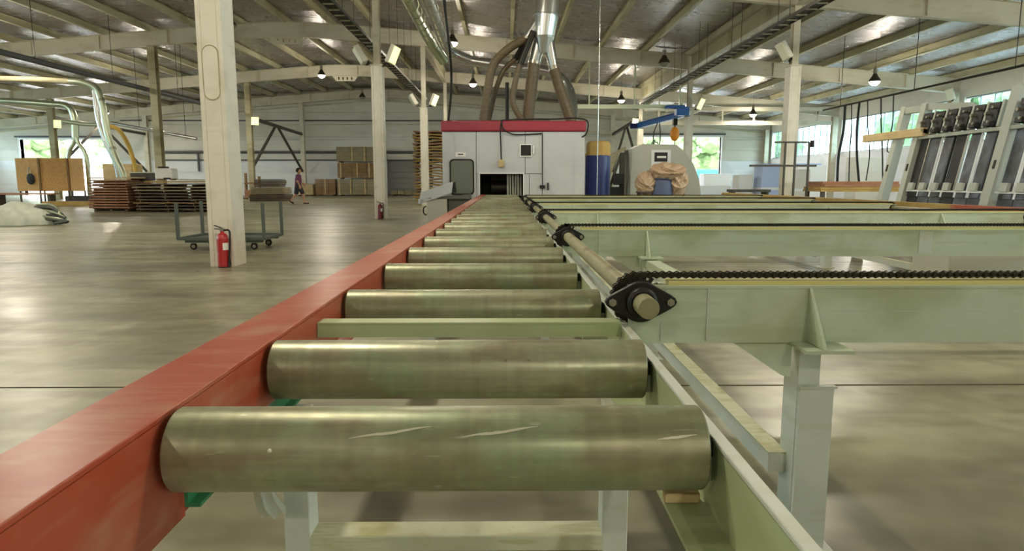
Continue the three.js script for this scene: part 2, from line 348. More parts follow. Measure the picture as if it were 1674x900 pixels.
// walls
const TOPZ = 9.6;
function wallPanels(w, spans, y0, y1, z, m, step) {                    // horizontal sandwich panels of a wall across x
  for (let y = y0; y < y1 - 0.01; y += step) { const t = Math.min(y1, y + step); for (const [a, b] of spans) part('wall_panel', b6(a, b, y + 0.008, t - 0.008, z, z - 0.15), m, w); }
}
{
  const w = structure('wall_back'), G1 = [-40.6, -33.0], G2 = [11.8, 18.45], H1 = 4.64, H2 = 4.88;
  // liner behind the panels closes the joints; openings are left free
  const lin = [b6(XL - 0.3, G1[0], -0.16, TOPZ, ZB - 0.12, ZB - 0.4), b6(G1[0], G1[1], H1, TOPZ, ZB - 0.12, ZB - 0.4), b6(G1[1], G2[0], -0.16, TOPZ, ZB - 0.12, ZB - 0.4), b6(G2[0], G2[1], H2, TOPZ, ZB - 0.12, ZB - 0.4), b6(G2[1], XR + 0.3, -0.16, TOPZ, ZB - 0.12, ZB - 0.4)];
  part('wall_liner', lin, M.wallCream, w);
  const low = [[XL, G1[0]], [G1[1], -9.85], [-7.25, G2[0]], [G2[1], XR]], full = [[XL, XR]];
  wallPanels(w, low, 0, 2.9, ZB + 0.03, M.wallWhite, 0.97);  // lower rows whiter and bluer: cool daylight from the gates put into the colour
  wallPanels(w, [[XL, G1[0]], [G1[1], G2[0]], [G2[1], XR]], 2.9, 4.64, ZB + 0.03, M.wallCream, 0.87);
  wallPanels(w, [[XL, -20], [-20, 0], [0, G2[0]], [G2[1], XR]], 4.64, 4.88, ZB + 0.03, M.wallCream, 1);
  wallPanels(w, [[XL, -20], [-20, 0], [0, XR]], 4.88, 8.9, ZB + 0.03, M.wallCream, 1.0);
  for (const [n, G, H] of [[1, G1, H1], [2, G2, H2]]) {
    const d = structure('door_' + n);
    part('door_frame', [b6(G[0] - 0.14, G[0], 0, H + 0.14, ZB + 0.08, ZB - 0.42), b6(G[1], G[1] + 0.14, 0, H + 0.14, ZB + 0.08, ZB - 0.42), b6(G[0], G[1], H, H + 0.14, ZB + 0.08, ZB - 0.42)], M.frameWhite, d);
    part('door_track', [b6(G[0] - 0.3, G[1] + 0.3, H + 0.16, H + 0.3, ZB + 0.22, ZB + 0.06)], M.pipeGrey, d);
  }
  const d3 = structure('door_3'), dp = [];
  for (let k = 0; k < 6; k++) part('door_panel', b6(-9.8, -7.3, 0.02 + 0.48 * k, 0.485 + 0.48 * k, ZB + 0.04, ZB - 0.06), M.doorGrey, d3);
  const t = structure('trim_1');
  part('trim_band', ribbon(XL, XR, -0.62, -0.5, 0.06, ZB + 0.1), M.purlinPaint, t);
}
function windowWall(name, x, s, first) {                               // s: +1 wall on the right, -1 on the left; ribbon windows 3.05 to 4.95 m
  const w = structure(name), a = s > 0 ? x : x - 0.3, b = s > 0 ? x + 0.3 : x, hi = beamY(x) + 0.8;
  const spans = []; for (let j = 0; j + 1 < FRAMES.length; j++) spans.push([FRAMES[j] + 0.25, FRAMES[j + 1] - 0.25]);
  part('lower_wall', b6(a, b, -0.16, 3.05, ZF + 0.3, ZB - 0.3), M.wallWhite, w);
  part('upper_wall', b6(a, b, 5.22, hi, ZF + 0.3, ZB - 0.3), M.wallCream, w);
  let z = ZB - 0.3; const piers = [];
  for (const [p, q] of spans) { piers.push(b6(a, b, 3.05, 5.22, p, z)); z = q; }
  piers.push(b6(a, b, 3.05, 5.22, ZF + 0.3, z));
  part('wall_pier', piers, M.wallCream, w);
  spans.forEach(([p, q], i) => {
    const o = structure('window_' + (first + i)), n = 12, st = (q - p) / n, cx = (a + b) / 2;
    part('window_frame', [b6(cx - 0.05, cx + 0.05, 3.05, 3.12, q, p), b6(cx - 0.05, cx + 0.05, 5.15, 5.22, q, p)], M.mullion, o);
    const g = metreUV(box(0.012, 2.03, st - 0.03).toNonIndexed()), mu = metreUV(box(0.07, 2.03, 0.03).toNonIndexed());
    for (let k = 0; k < n; k++) {
      raw('pane', g, M.pane, o).position.set(cx, 4.135, p + st * (k + 0.5));
      if (k) raw('mullion', mu, M.mullion, o).position.set(cx, 4.135, p + st * k);
    }
    part('window_sill', b6(s > 0 ? a - 0.1 : b, s > 0 ? a : b + 0.1, 3.0, 3.05, q, p), M.frameWhite, o);
  });
}
windowWall('wall_right', XR, 1, 1);
windowWall('wall_left', XL, -1, 7);
{ // front wall behind the camera
  const w = structure('wall_front');
  part('wall_liner', [b6(XL - 0.3, XR + 0.3, -0.16, TOPZ, ZF + 0.3, ZF)], M.wallCream, w);
}
// girders along the column rows
for (const [x, z0, z1] of [[COLX[4], -21.6, -33.6], [COLX[4], -9.6, -21.6], [COLX[3], -33.6, -45.6], [COLX[4], -33.6, -45.6]]) {
  const b = new THREE.Group(); b.name = numbered('roof_girder'); b.userData.kind = 'structure'; scene.add(b);
  const y = beamY(x) - 0.02;
  part('web', b6(x - 0.012, x + 0.012, y - 0.32, y + 0.3, z0 - 0.13, z1 + 0.13), M.steelOlive, b);
  part('flange', b6(x - 0.13, x + 0.13, y - 0.35, y - 0.32, z0 - 0.13, z1 + 0.13), M.steelCream, b);
  part('flange', b6(x - 0.13, x + 0.13, y + 0.28, y + 0.3, z0 - 0.13, z1 + 0.13), M.steelCream, b);
}
// crossbeams low over the right-hand bays
for (const [y, z, x0, x1] of [[5.9, -45.35, 9.3, 21.8], [5.0, -45.35, 9.3, 21.8], [5.2, -57.0, 3.5, 11.5]]) {
  const b = new THREE.Group(); b.name = numbered('tie_beam'); b.userData.kind = 'structure'; scene.add(b);
  part('tie_bar', b6(x0, x1, y - 0.13, y + 0.13, z, z - 0.16), M.steelCream, b);
  if (y === 5.9) { const s = []; for (let x = x0 + 1; x < x1; x += 2.1) s.push(b6(x - 0.05, x + 0.05, 5.13, 5.77, z - 0.03, z - 0.13), b6(x - 0.04, x + 0.04, 6.03, beamY(x) - 0.36, z - 0.03, z - 0.13)); each('hanger', s, M.steelCream, b); }
}
// portal truss braces between the last two frames
for (const [x, label] of [[COLX[2], 'dark steel truss brace between columns behind the walking man'], [COLX[1], 'dark steel truss brace by the bright left gate'], [COLX[4], 'dark steel truss brace behind the blue dust drum']]) {
  const t = thing('truss_brace', label, 'brace'), y0 = 5.2, a = x === COLX[4] ? 4.7 : 5.1;
  part('top_chord', [bar(V(x, 5.35, -45.8), V(x, 5.05, -57.1), 0.18, 0.2)], M.truckSteel, t);
  part('strut', [bar(V(x, 5.1, -50.6), V(x, 2.2, -46.0), 0.14, 0.14)], M.truckSteel, t);
  part('strut', [bar(V(x, 5.1, -51.4), V(x, 2.0, -57.0), 0.14, 0.14)], M.truckSteel, t);
}
// pipes on the back wall
{
  const t = thing('wall_pipe', 'dark thick and thin pipes running along the back wall above the lumber', 'pipe');
  part('pipe', rod(V(-29.2, 3.6, ZB + 0.2), V(-4.5, 3.6, ZB + 0.2), 0.11), M.pipeGrey, t);
  part('pipe', rod(V(-29.2, 2.95, ZB + 0.16), V(-4.5, 2.95, ZB + 0.16), 0.05), M.pipeGrey, t);
  part('pipe', rod(V(-32, 6.2, ZB + 0.14), V(2, 6.2, ZB + 0.14), 0.05), M.pipeGrey, t);
  part('pipe', rod(V(-25.7, 3.6, ZB + 0.2), V(-25.7, 2.0, ZB + 0.2), 0.09), M.pipeGrey, t);
}
// cable trays below the roof along both column rows
function tray(x, y, z0, z1, label) {
  const t = thing('cable_tray', label, 'cable tray');
  part('side_rail', b6(x - 0.17, x - 0.15, y, y + 0.09, z0, z1), M.truckSteel, t); part('side_rail', b6(x + 0.15, x + 0.17, y, y + 0.09, z0, z1), M.truckSteel, t);
  const r = []; for (let z = z0 - 0.2; z > z1; z -= 0.6) r.push(b6(x - 0.15, x + 0.15, y, y + 0.03, z, z - 0.05)); each('rung', r, M.steelCream, t);
  part('cable', [b6(x - 0.12, x + 0.1, y + 0.03, y + 0.07, z0, z1)], M.black, t);
  const h = []; for (let z = z0 - 1; z > z1; z -= 4) h.push(rod(V(x - 0.16, y, z), V(x - 0.16, deckY(x) - 0.06, z), 0.008, 6), rod(V(x + 0.16, y, z), V(x + 0.16, deckY(x) - 0.06, z), 0.008, 6)); each('hanger_rod', h, M.darkSteel, t);
}
tray(-4.33, 5.6, -11, -38, 'dark ladder-type cable tray under the roof along the left column row');
tray(8.1, 5.6, -15, -40, 'dark cable tray under the roof along the right column row');

// ---------------------------------------------------------------- lamps
function bayLamp(lit) {
  const t = thing('high_bay_lamp', 'bell lamp', 'lamp');
  part('bell', [lathe([[0.05, 0.34], [0.09, 0.33], [0.12, 0.24], [0.22, 0.1], [0.26, 0], [0.25, 0], [0.21, 0.1], [0.11, 0.23], [0.05, 0.3]], 24)], M.lampShell, t);
  part('gear_box', [lathe([[0, 0.56], [0.075, 0.56], [0.085, 0.54], [0.085, 0.36], [0.06, 0.34], [0, 0.34]], 16)], M.lampOff, t);
  part('lens', [lathe([[0.0, -0.16], [0.1, -0.145], [0.18, -0.09], [0.23, -0.01], [0.235, 0.03], [0.0, 0.04]], 24)], lit ? M.lampGlow : M.lampOff, t);
  part('hook', [new THREE.TorusGeometry(0.035, 0.008, 6, 14).translate(0, 0.6, 0)], M.darkSteel, t);
  return t;
}
const lampLit = bayLamp(true), lampDark = bayLamp(false);
let usedLit = 0, usedDark = 0;
function hang(x, z, lit, label, group, drop = 1.15) {
  const y = deckY(x) - 0.3 - drop, src = lit ? lampLit : lampDark;
  let o;
  if (lit ? usedLit++ : usedDark++) o = dup(src, label, [x, y, z], 0, group);
  else { o = src; o.position.set(x, y, z); tag(o, label, 'lamp', group); }
  const cord = metreUV(rod(V(0, 0.63, 0), V(0, drop + 0.25, 0), 0.006, 5).toNonIndexed());
  for (const c of [...o.children]) if (c.name === 'cord') o.remove(c);
  raw('cord', cord, M.darkSteel, o);
  if (lit) { const q = new THREE.PointLight(0xfff3dc, BAY_LAMP * 0.34, 0, 2); q.position.set(x, y - 0.2, z); q.castShadow = true; q.shadow.radius = 8; q.name = 'bay_lamp_glow'; scene.add(q);
    const l = new THREE.SpotLight(0xfff3dc, BAY_LAMP * 0.72, 0, 1.53, 0.12, 2); l.position.set(x, y - 0.19, z); l.target.position.set(x, 0, z); scene.add(l.target); l.castShadow = true; l.shadow.radius = 8; l.name = 'bay_lamp_bulb'; scene.add(l); }
}
hang(-2.1, -29.6, true, 'lit bell lamp beside the hanging silver ducts');
hang(7.0, -30, false, 'unlit dark bell lamp under the foil roof near the blue jib crane column');
hang(-11.2, -29, false, 'unlit dark bell lamp just right of the thick cream column');
hang(-20.6, -28.2, true, 'lit bell lamp high at the far left under the foil roof');
hang(-20.6, -41.3, true, 'lit bell lamp between the olive steel column and the thick cream column');
hang(-11.0, -42.2, true, 'lit bell lamp in front of the back wall gable');
hang(-1.8, -41.6, true, 'lit bell lamp left of the brown hoses');
hang(7.4, -43.2, true, 'lit bell lamp right of the brown hoses below the second roof beam');
hang(16.2, -44.5, true, 'lit bell lamp left of the cream column with the small frame at its foot');
hang(-29.0, -50.5, true, 'lit bell lamp above the forked dust pipe');
hang(-10.8, -53, false, 'unlit dark bell lamp hanging against the back wall');
for (const [x, z] of [[-20.4, -15.6], [-11.2, -15.6], [-2, -15.6], [7, -15.6], [16.2, -15.6], [-20.4, -3.6], [-11.2, -3.6], [-2, -4.6], [7, -3.6], [16.2, -3.6], [-6.6, 8.4], [2.5, 8.4], [11.6, 8.4], [16.2, -30], [-29.6, -29], [-38, -42]])  // unseen lamps; the row behind the camera is added to light front faces
  hang(x, z, true, 'unseen lit bell lamp over the near part of the hall', 'bell lamps above the picture');
// floodlights on the column heads
function flood(pos, yaw, tilt, roll, lit, label, w = 0.34, fix = null) {
  const t = thing('flood_light', label, 'floodlight', pos); t.rotation.set(tilt, yaw, roll, 'YXZ');
  part('housing', [rbox(w, 0.56, 0.16, 0.025)], M.columnPaint, t);
  part('lamp_face', [rbox(w - 0.05, 0.5, 0.03, 0.01, 0, 0, 0.085)], lit ? M.floodGlow : M.floodOff, t);
  part('bracket', [b6(-0.03, 0.03, -0.33, 0.0, -0.11, -0.08), b6(-0.03, 0.03, -0.36, -0.32, -0.11, 0.02)], M.darkSteel, t);
  t.updateMatrixWorld(true); { const cx = COLX.reduce((a, b) => Math.abs(b - pos[0]) < Math.abs(a - pos[0]) ? b : a), cz = FRAMES.reduce((a, b) => Math.abs(b - pos[2]) < Math.abs(a - pos[2]) ? b : a); part('arm', [rod(V(0, -0.3, -0.09), t.worldToLocal(V(cx, pos[1] - 0.32, cz).lerp(V(pos[0], pos[1] - 0.32, pos[2]), 0.19 / Math.max(0.2, Math.hypot(cx - pos[0], cz - pos[2])))), 0.02, 8)], M.darkSteel, t); }
  if (lit) {
    const l = new THREE.RectAreaLight(0xf4ffa0, FLOOD_LAMP, w - 0.06, 0.48); t.updateMatrixWorld(true);
    l.position.copy(V(0, 0, 0.115).applyMatrix4(t.matrixWorld)); l.lookAt(V(0, 0, 3).applyMatrix4(t.matrixWorld)); l.name = 'flood_lamp_light'; scene.add(l);
  }
}
flood([-4.3, 5.0, -21.35], -1.05, 0.5, 0.25, false, 'unlit floodlight on the left of the column head before the roof beams');
flood([-3.3, 5.0, -21.3], 1.0, 0.35, -0.2, true, 'bright greenish floodlight on the right of the nearer column head');
flood([-4.3, 5.05, -33.35], -1.05, 0.5, 0.25, false, 'small unlit floodlight on the left of the slim column head');
flood([-3.3, 5.05, -33.3], 0.9, 0.35, -0.2, true, 'small lit floodlight beside the hanging black cable left of the machine');
flood([-16.3, 5.1, -45.3], 0.5, 0.3, 0, true, 'lit yellowish floodlight on the truss brace behind the thick cream column', 0.5);
flood([8.7, 5.15, -21.35], -1.1, 0.5, 0.25, false, 'unlit floodlight panel on the right column head');
flood([9.55, 4.9, -33.3], 0.5, 0.4, -0.2, true, 'lit greenish floodlight above the blue jib crane');
flood([8.7, 5.0, -45.3], 0.2, 0.4, 0, true, 'small round-looking lit floodlight left of the blue jib crane end', 0.4);
flood([-29.2, 4.9, -45.3], 0.7, 0.3, 0, true, 'bright floodlight beside the forked dust pipe', 0.45);
flood([21.7, 5.35, -33.3], -0.9, 0.4, 0.2, false, 'pale floodlight on the window wall column above the clamp rack');

// ---------------------------------------------------------------- roller conveyor
const conveyor = thing('roller_conveyor', 'long roller conveyor with steel rollers, red left rail and green right rail', 'conveyor');
const GY = -0.161, SC = 0.88;                                        // drawn for a one-metre roller; built 0.88 of that size, legs reaching down to GY
const seat = (o) => { o.scale.setScalar(SC); o.position.set(0.015, -GY * SC, 0); };
seat(conveyor);
const AX = 0.673, RR = 0.0795, ROLL = [-1.236]; for (let k = 0; k < 24; k++) ROLL.push(-1.784 - 0.865 * k);
{
  const zE = -22.1, zN = -0.55;
  part('side_rail', [b6(-0.522, -0.514, 0.52, 0.738, zN, -1.27), b6(-0.522, -0.514, 0.585, 0.738, -1.27, zE), b6(-0.60, -0.522, 0.52, 0.528, zN, zE)], M.redPaint, conveyor, 'red painted left rail');
  part('rail_flange', [rbox(0.168, 0.012, zN - zE, 0.003, -0.598, 0.744, (zN + zE) / 2)], M.redPaint, conveyor, 'worn red top flange');
  part('side_rail', [b6(0.52, 0.531, 0.55, 0.69, zN, zE), b6(0.44, 0.531, 0.54, 0.55, zN, zE)], M.railGreen, conveyor, 'pale green right rail');
  part('rail_flange', [rbox(0.026, 0.01, zN - zE, 0.003, 0.53, 0.695, (zN + zE) / 2)], M.greenPaintPale, conveyor);
  part('bracket', [b6(-0.522, -0.514, 0.53, 0.575, -1.285, -2.0), b6(-0.514, -0.49, 0.53, 0.538, -1.285, -2.0)], M.greenBracket, conveyor, 'green bracket under the red rail');
  part('bracket', [rbox(0.02, 0.03, 0.05, 0.006, -0.48, 0.53, -1.40)], M.redPaint, conveyor);
  // rollers: tube, rounded rim, recessed end disc; the axle shows in a slot of the green rail
  const prof = []; for (const [r, x] of [[RR - 0.02, -0.492], [RR - 0.008, -0.492], [RR - 0.003, -0.4985], [RR, -0.495], [RR, 0.495], [RR - 0.003, 0.4985], [RR - 0.008, 0.492], [RR - 0.02, 0.492]]) prof.push([r, x]);
  const tubeG = join(lathe(prof, 64).rotateZ(-Math.PI / 2), true); { const p = tubeG.attributes.position, uv = tubeG.attributes.uv; for (let i = 0; i < p.count; i++) uv.setY(i, p.getX(i) + 0.5); }
  const discG = metreUV(mergeGeometries([-1, 1].map((s) => new THREE.CylinderGeometry(RR - 0.006, RR - 0.006, 0.006, 32).rotateZ(Math.PI / 2).translate(s * 0.483, 0, 0).toNonIndexed())));
  const axG = metreUV(mergeGeometries([new THREE.CylinderGeometry(0.0125, 0.0125, 1.02, 14).rotateZ(Math.PI / 2).toNonIndexed()]));
  const slotG = metreUV(mergeGeometries([box(0.017, 0.038, 0.036, 0.5125, 0.006, 0).toNonIndexed()])), keyG = metreUV(box(0.015, 0.05, 0.024, 0.5125, -0.038, 0).toNonIndexed());
  ROLL.forEach((z, i) => {
    const r = raw('roller', tubeG, M.rollerSteel, conveyor); r.position.set(0, AX, z); r.rotation.x = i ? rr(0, 6.28) : 2.2;
    raw('end_disc', discG, M.darkSteel, r); raw('axle', axG, M.boltSteel, r);
    raw('axle_slot', slotG, M.black, conveyor).position.set(0, AX, z); raw('axle_key', keyG, M.frameWhite, conveyor).position.set(0, AX, z);
  });
  // scratches on the nearest rollers
  const arc = (z, x0, a0, x1, a1, w) => {                               // thin raised burr following the tube from (x0, a0) to (x1, a1)
    const pos = [], n = 12, P = (x, a) => [x, AX + (RR + 0.0006) * Math.sin(a), z + (RR + 0.0006) * Math.cos(a)];
    for (let i = 0; i < n; i++) { const t = i / n, u = (i + 1) / n, k = (q) => w * Math.sin(Math.PI * (0.06 + 0.88 * q)) * (0.8 + 0.4 * rnd()), A = (q) => a0 + (a1 - a0) * (q + 0.05 * Math.sin(q * 9)), X = (q) => x0 + (x1 - x0) * q;
      const p = P(X(t), A(t) - k(t)), q = P(X(u), A(u) - k(u)), r = P(X(u), A(u) + k(u)), s = P(X(t), A(t) + k(t)); pos.push(...p, ...q, ...r, ...p, ...r, ...s); }
    const g = new THREE.BufferGeometry(); g.setAttribute('position', new THREE.Float32BufferAttribute(pos, 3)); g.computeVertexNormals(); return g;
  };
  each('scratch', [arc(ROLL[0], -0.16, 0.60, -0.01, 0.88, 0.034), arc(ROLL[0], 0.045, 0.62, 0.185, 0.87, 0.034), arc(ROLL[0], 0.06, 0.66, 0.15, 0.78, 0.028), arc(ROLL[0], 0.40, 0.55, 0.475, 0.66, 0.03)], M.brightScratch, conveyor, 'pale scratches on the nearest roller');
  part('scratch', [new THREE.SphereGeometry(0.0045, 10, 8).translate(-0.3, AX + RR * Math.sin(0.33), ROLL[0] + RR * Math.cos(0.33))], M.brightScratch, conveyor);
  // cross members and legs
  for (let k = 0; k < 6; k++) {
    const z = -2.24 - k * 3.46;
    part('cross_member', [b6(-0.512, 0.519, 0.655, 0.698, z, z - 0.006), b6(-0.512, 0.519, 0.699, 0.706, z + 0.001, z - 0.07)], M.railGreen, conveyor);
  }
  for (let k = 0; k < 6; k++) {
    const z = -1.86 - k * 3.46;
    for (const s of [-1, 1]) part('leg', [rbox(0.075, (s < 0 ? 0.52 : 0.54) - GY - 0.01, 0.09, 0.004, s < 0 ? -0.487 : 0.447, ((s < 0 ? 0.52 : 0.54) + GY + 0.01) / 2, z - 0.045), b6(s < 0 ? -0.56 : 0.38, s < 0 ? -0.40 : 0.53, GY, GY + 0.012, z + 0.03, z - 0.12)], M.greenPaintPale, conveyor);
    part('leg_brace', [rbox(0.87, 0.05, 0.09, 0.006, -0.02, 0.12, z - 0.045)], M.dustyTop, conveyor, 'dusty cross brace between the legs');
  }
  part('wear_strip', [rbox(0.07, 0.022, 0.03, 0.005, 0.474, 0.5615, -1.262)], M.woodPale, conveyor, 'pale wooden strip below the nearest roller');
}
{ // crumpled plastic film hanging beside the left leg
  const g = new THREE.PlaneGeometry(0.16, 0.30, 10, 18), p = g.attributes.position;
  for (let i = 0; i < p.count; i++) { const u = p.getX(i) / 0.16 + 0.5, v = 0.5 - p.getY(i) / 0.30; p.setXYZ(i, -0.60 + 0.055 * u + 0.05 * v * v, 0.50 - v * 0.26, -1.80 + 0.03 * Math.sin(u * 11 + v * 3) + 0.02 * Math.sin(v * 9 + u * 2)); }
  g.computeVertexNormals(); seat(solo('plastic_film', [g], M.plasticFilm, 'crumpled clear plastic film hanging beside the near conveyor leg', 'film'));
}

// ---------------------------------------------------------------- chain transfer
const transfer = thing('chain_transfer', 'pale green chain transfer with six parallel beams, greasy chains and a long drive shaft', 'chain transfer');
seat(transfer);
const TB = [-2.27, -4.96, -7.66, -10.36, -13.06, -15.76], XE = 6.15, SX = 0.585, SY = 0.775;
{
  const linkPlate = metreUV(mergeGeometries([-1, 1].map((s) => extrude([[-0.018, -0.010], [-0.0127, -0.0125], [-0.007, -0.010], [0, -0.0065], [0.006, -0.009], [0.010, 0], [0.006, 0.009], [0, 0.0065], [-0.007, 0.010], [-0.0127, 0.0125], [-0.018, 0.010], [-0.0215, 0]], 0.004).translate(0, 0, s * 0.013 - 0.002).toNonIndexed()).concat([new THREE.CylinderGeometry(0.0055, 0.0055, 0.044, 7).rotateX(Math.PI / 2).translate(-0.0127, 0, 0).toNonIndexed(), new THREE.CylinderGeometry(0.0085, 0.0085, 0.02, 8).rotateX(Math.PI / 2).translate(-0.0127, 0.002, 0).toNonIndexed()]).map((g) => { for (const k of Object.keys(g.attributes)) if (k !== 'position' && k !== 'normal') g.deleteAttribute(k); return g; })));
  TB.forEach((z, i) => {
    const x0 = i ? 0.62 : 0.548;
    const bm = part('beam', [b6(x0, XE, 0.632, 0.824, z, z - 0.008), b6(x0, XE, 0.816, 0.826, z + 0.004, z - 0.1), b6(x0, XE, 0.626, 0.634, z + 0.001, z - 0.1)], M.greenPaint, transfer);
    part('end_plate', [b6(SX - 0.037, SX + 0.24, 0.66, 0.812, z + 0.003, z - 0.004)], M.greenPaint, transfer);
    part('weld_seam', [b6(1.2, XE, 0.7355, 0.7375, z + 0.0015, z - 0.002), b6(SX + 0.232, SX + 0.238, 0.634, 0.82, z + 0.007, z)].concat(i === 1 ? [b6(3.2, 3.3, 0.65, 0.81, z + 0.004, z - 0.002)] : i ? [] : [b6(0.66, 0.664, 0.634, 0.7, z + 0.005, z)]), M.greenPaintPale, bm);
    part('chain_guide', [b6(SX + 0.1, XE - 0.05, 0.826, 0.84, z - 0.012, z - 0.075)], M.guideYellow, transfer, 'yellowish chain guide strip');
    // chain over the sprocket, along the top and back under the beam
    const ch = new THREE.Group(); ch.name = 'chain'; ch.userData.label = 'greasy roller chain'; transfer.add(ch);
    const R = 0.083, zc = z - 0.045, path = [];
    const top = SY + R, len = XE - 0.02 - SX, pitch = 0.0254;
    for (let s = 0; s < len; s += pitch) path.push([SX + s, top, 0]);
    for (let a = 0; a < Math.PI; a += pitch / R) path.unshift([SX - R * Math.sin(a), SY + R * Math.cos(a), a]);
    const near = i === 0 ? 200 : 0, rest = [];
    path.forEach(([x, y, a], k) => {
      if (k < near) { const l = raw('link', linkPlate, M.oiledChain, ch); l.position.set(x, y, zc); l.rotation.z = a; } else if (i < 4) { const g = linkPlate.clone(); g.rotateZ(a); g.translate(x, y, zc); rest.push(g); }
    });
    if (i >= 4) rest.push(b6(SX, XE, top - 0.011, top + 0.011, zc + 0.015, zc - 0.015));
    if (rest.length) { const m = part('link_run', rest, M.oiledChain, ch); m.userData.kind = 'stuff'; }
    // sprocket on the shaft
    const teeth = []; const N = 20; for (let k = 0; k < N * 2; k++) { const a = Math.PI * k / N, q = k % 2 ? R - 0.012 : R + 0.006; teeth.push([q * Math.cos(a - 0.06), q * Math.sin(a - 0.06)], [q * Math.cos(a + 0.06), q * Math.sin(a + 0.06)]); }
    part('sprocket', [extrude(teeth, 0.014).translate(SX, SY, zc - 0.007), new THREE.CylinderGeometry(0.055, 0.055, 0.06, 24).rotateX(Math.PI / 2).translate(SX, SY, zc)], M.darkSteel, transfer);
    part('sprocket', [extrude(teeth, 0.014).translate(XE - 0.05, SY, zc - 0.007), new THREE.CylinderGeometry(0.05, 0.05, 0.09, 16).rotateX(Math.PI / 2).translate(XE - 0.05, SY, zc)], M.darkSteel, transfer);
    // two-bolt flange bearing in front of the beam end
    const out = []; const Hn = 40; for (let k = 0; k < Hn; k++) { const a = 2 * Math.PI * k / Hn, c = Math.cos(a), s = Math.sin(a), rad = Math.max(0.066, 0.028 / Math.max(1e-3, Math.abs(s) * 0.9 + 0.1 * 0) ); const ear = 0.115 * Math.abs(c); out.push([c * Math.max(0.066, Math.min(0.118, 0.066 + 0.052 * Math.pow(Math.abs(c), 6))), s * 0.066 * (1 - 0.0 * ear)]); }
    const be = part('bearing', [extrude(out, 0.016, { bevelEnabled: true, bevelThickness: 0.004, bevelSize: 0.004, bevelSegments: 2 }).translate(SX, SY, z + 0.014), lathe([[0.036, 0.034], [0.046, 0.034], [0.052, 0.028], [0.056, 0.0], [0.036, 0.0]], 32).rotateX(Math.PI / 2).translate(SX, SY, z + 0.03)], M.castBlack, transfer, 'black two-bolt flange bearing');
    for (const s of [-1, 1]) part('bolt', [new THREE.CylinderGeometry(0.0135, 0.0135, 0.014, 6).rotateX(Math.PI / 2).translate(SX + s * 0.098, SY, z + 0.038), new THREE.CylinderGeometry(0.017, 0.017, 0.003, 16).rotateX(Math.PI / 2).translate(SX + s * 0.098, SY, z + 0.031), new THREE.CylinderGeometry(0.007, 0.007, 0.02, 10).rotateX(Math.PI / 2).translate(SX + s * 0.098, SY, z + 0.042)], M.boltSteel, be);
    part('bearing_ring', [new THREE.TorusGeometry(0.041, 0.0045, 8, 32).translate(SX, SY, z + 0.064)], M.darkSteel, be);
    // posts: gusset on the beam, box post, short front plate
    for (const px of [1.165, 5.1]) {
      const zc2 = z - 0.05;
      part('post', [rbox(0.08, 0.62 - GY - 0.005, 0.12, 0.004, px + 0.04, (0.62 + GY + 0.005) / 2, zc2 - 0.05), b6(px - 0.06, px + 0.15, GY, GY + 0.012, zc2 + 0.09, zc2 - 0.15)], M.greenPaintPale, transfer);
      part('post_face', [b6(px + 0.002, px + 0.122, GY, 0.455, z - 0.02, z - 0.038), b6(px - 0.002, px + 0.13, 0.455, 0.463, z - 0.012, z - 0.038)], M.greenPaintPale, transfer);
      part('gusset', [extrude([[0, 0.632], [0.135, 0.632], [0.125, 0.65], [0.012, 0.81], [0, 0.82]], 0.01).rotateY(-Math.PI / 2).translate(px + 0.012, 0, z)], M.greenPaint, transfer);
      part('base_plate', [b6(px - 0.055, px + 0.105, 0.618, 0.63, z + 0.135, z - 0.09)], M.greenPaint, transfer);
      part('web_plate', [extrude([[px - 0.26, 0.632], [px - 0.04, 0.632], [px - 0.04, 0.50], [px - 0.07, 0.505]], 0.008).translate(0, 0, z - 0.02)], M.greenPaint, transfer);
    }
  });
  const zN = TB[0] + 0.15, zE = TB[5] - 0.25;
  part('drive_shaft', [rod(V(SX, SY, zE), V(SX, SY, zN), 0.0355, 24), new THREE.CylinderGeometry(0.0335, 0.0355, 0.006, 24).rotateX(Math.PI / 2).translate(SX, SY, zN + 0.002)], M.shaftSteel, transfer, 'rusty drive shaft');
  part('tail_shaft', [rod(V(XE - 0.05, SY, zE), V(XE - 0.05, SY, zN - 0.2), 0.03, 16)], M.shaftSteel, transfer);
  for (const x of [1.135, 5.1]) {
    part('lower_tie_top', [b6(x - 0.036, x + 0.036, 0.18, 0.186, TB[0] - 0.10, TB[5] - 0.05)], M.dustyTop, transfer, 'dusty yellowish top of the low tie bar');
    part('lower_tie', [b6(x - 0.035, x + 0.035, 0.11, 0.18, TB[0] - 0.10, TB[5] - 0.05)], M.greenPaintPale, transfer, 'low pale tie bar along the floor');
    part('upper_tie', [b6(x + 0.01, x + 0.1, 0.53, 0.612, TB[0] - 0.14, TB[5] - 0.05)], M.greenPaint, transfer);
  }
}
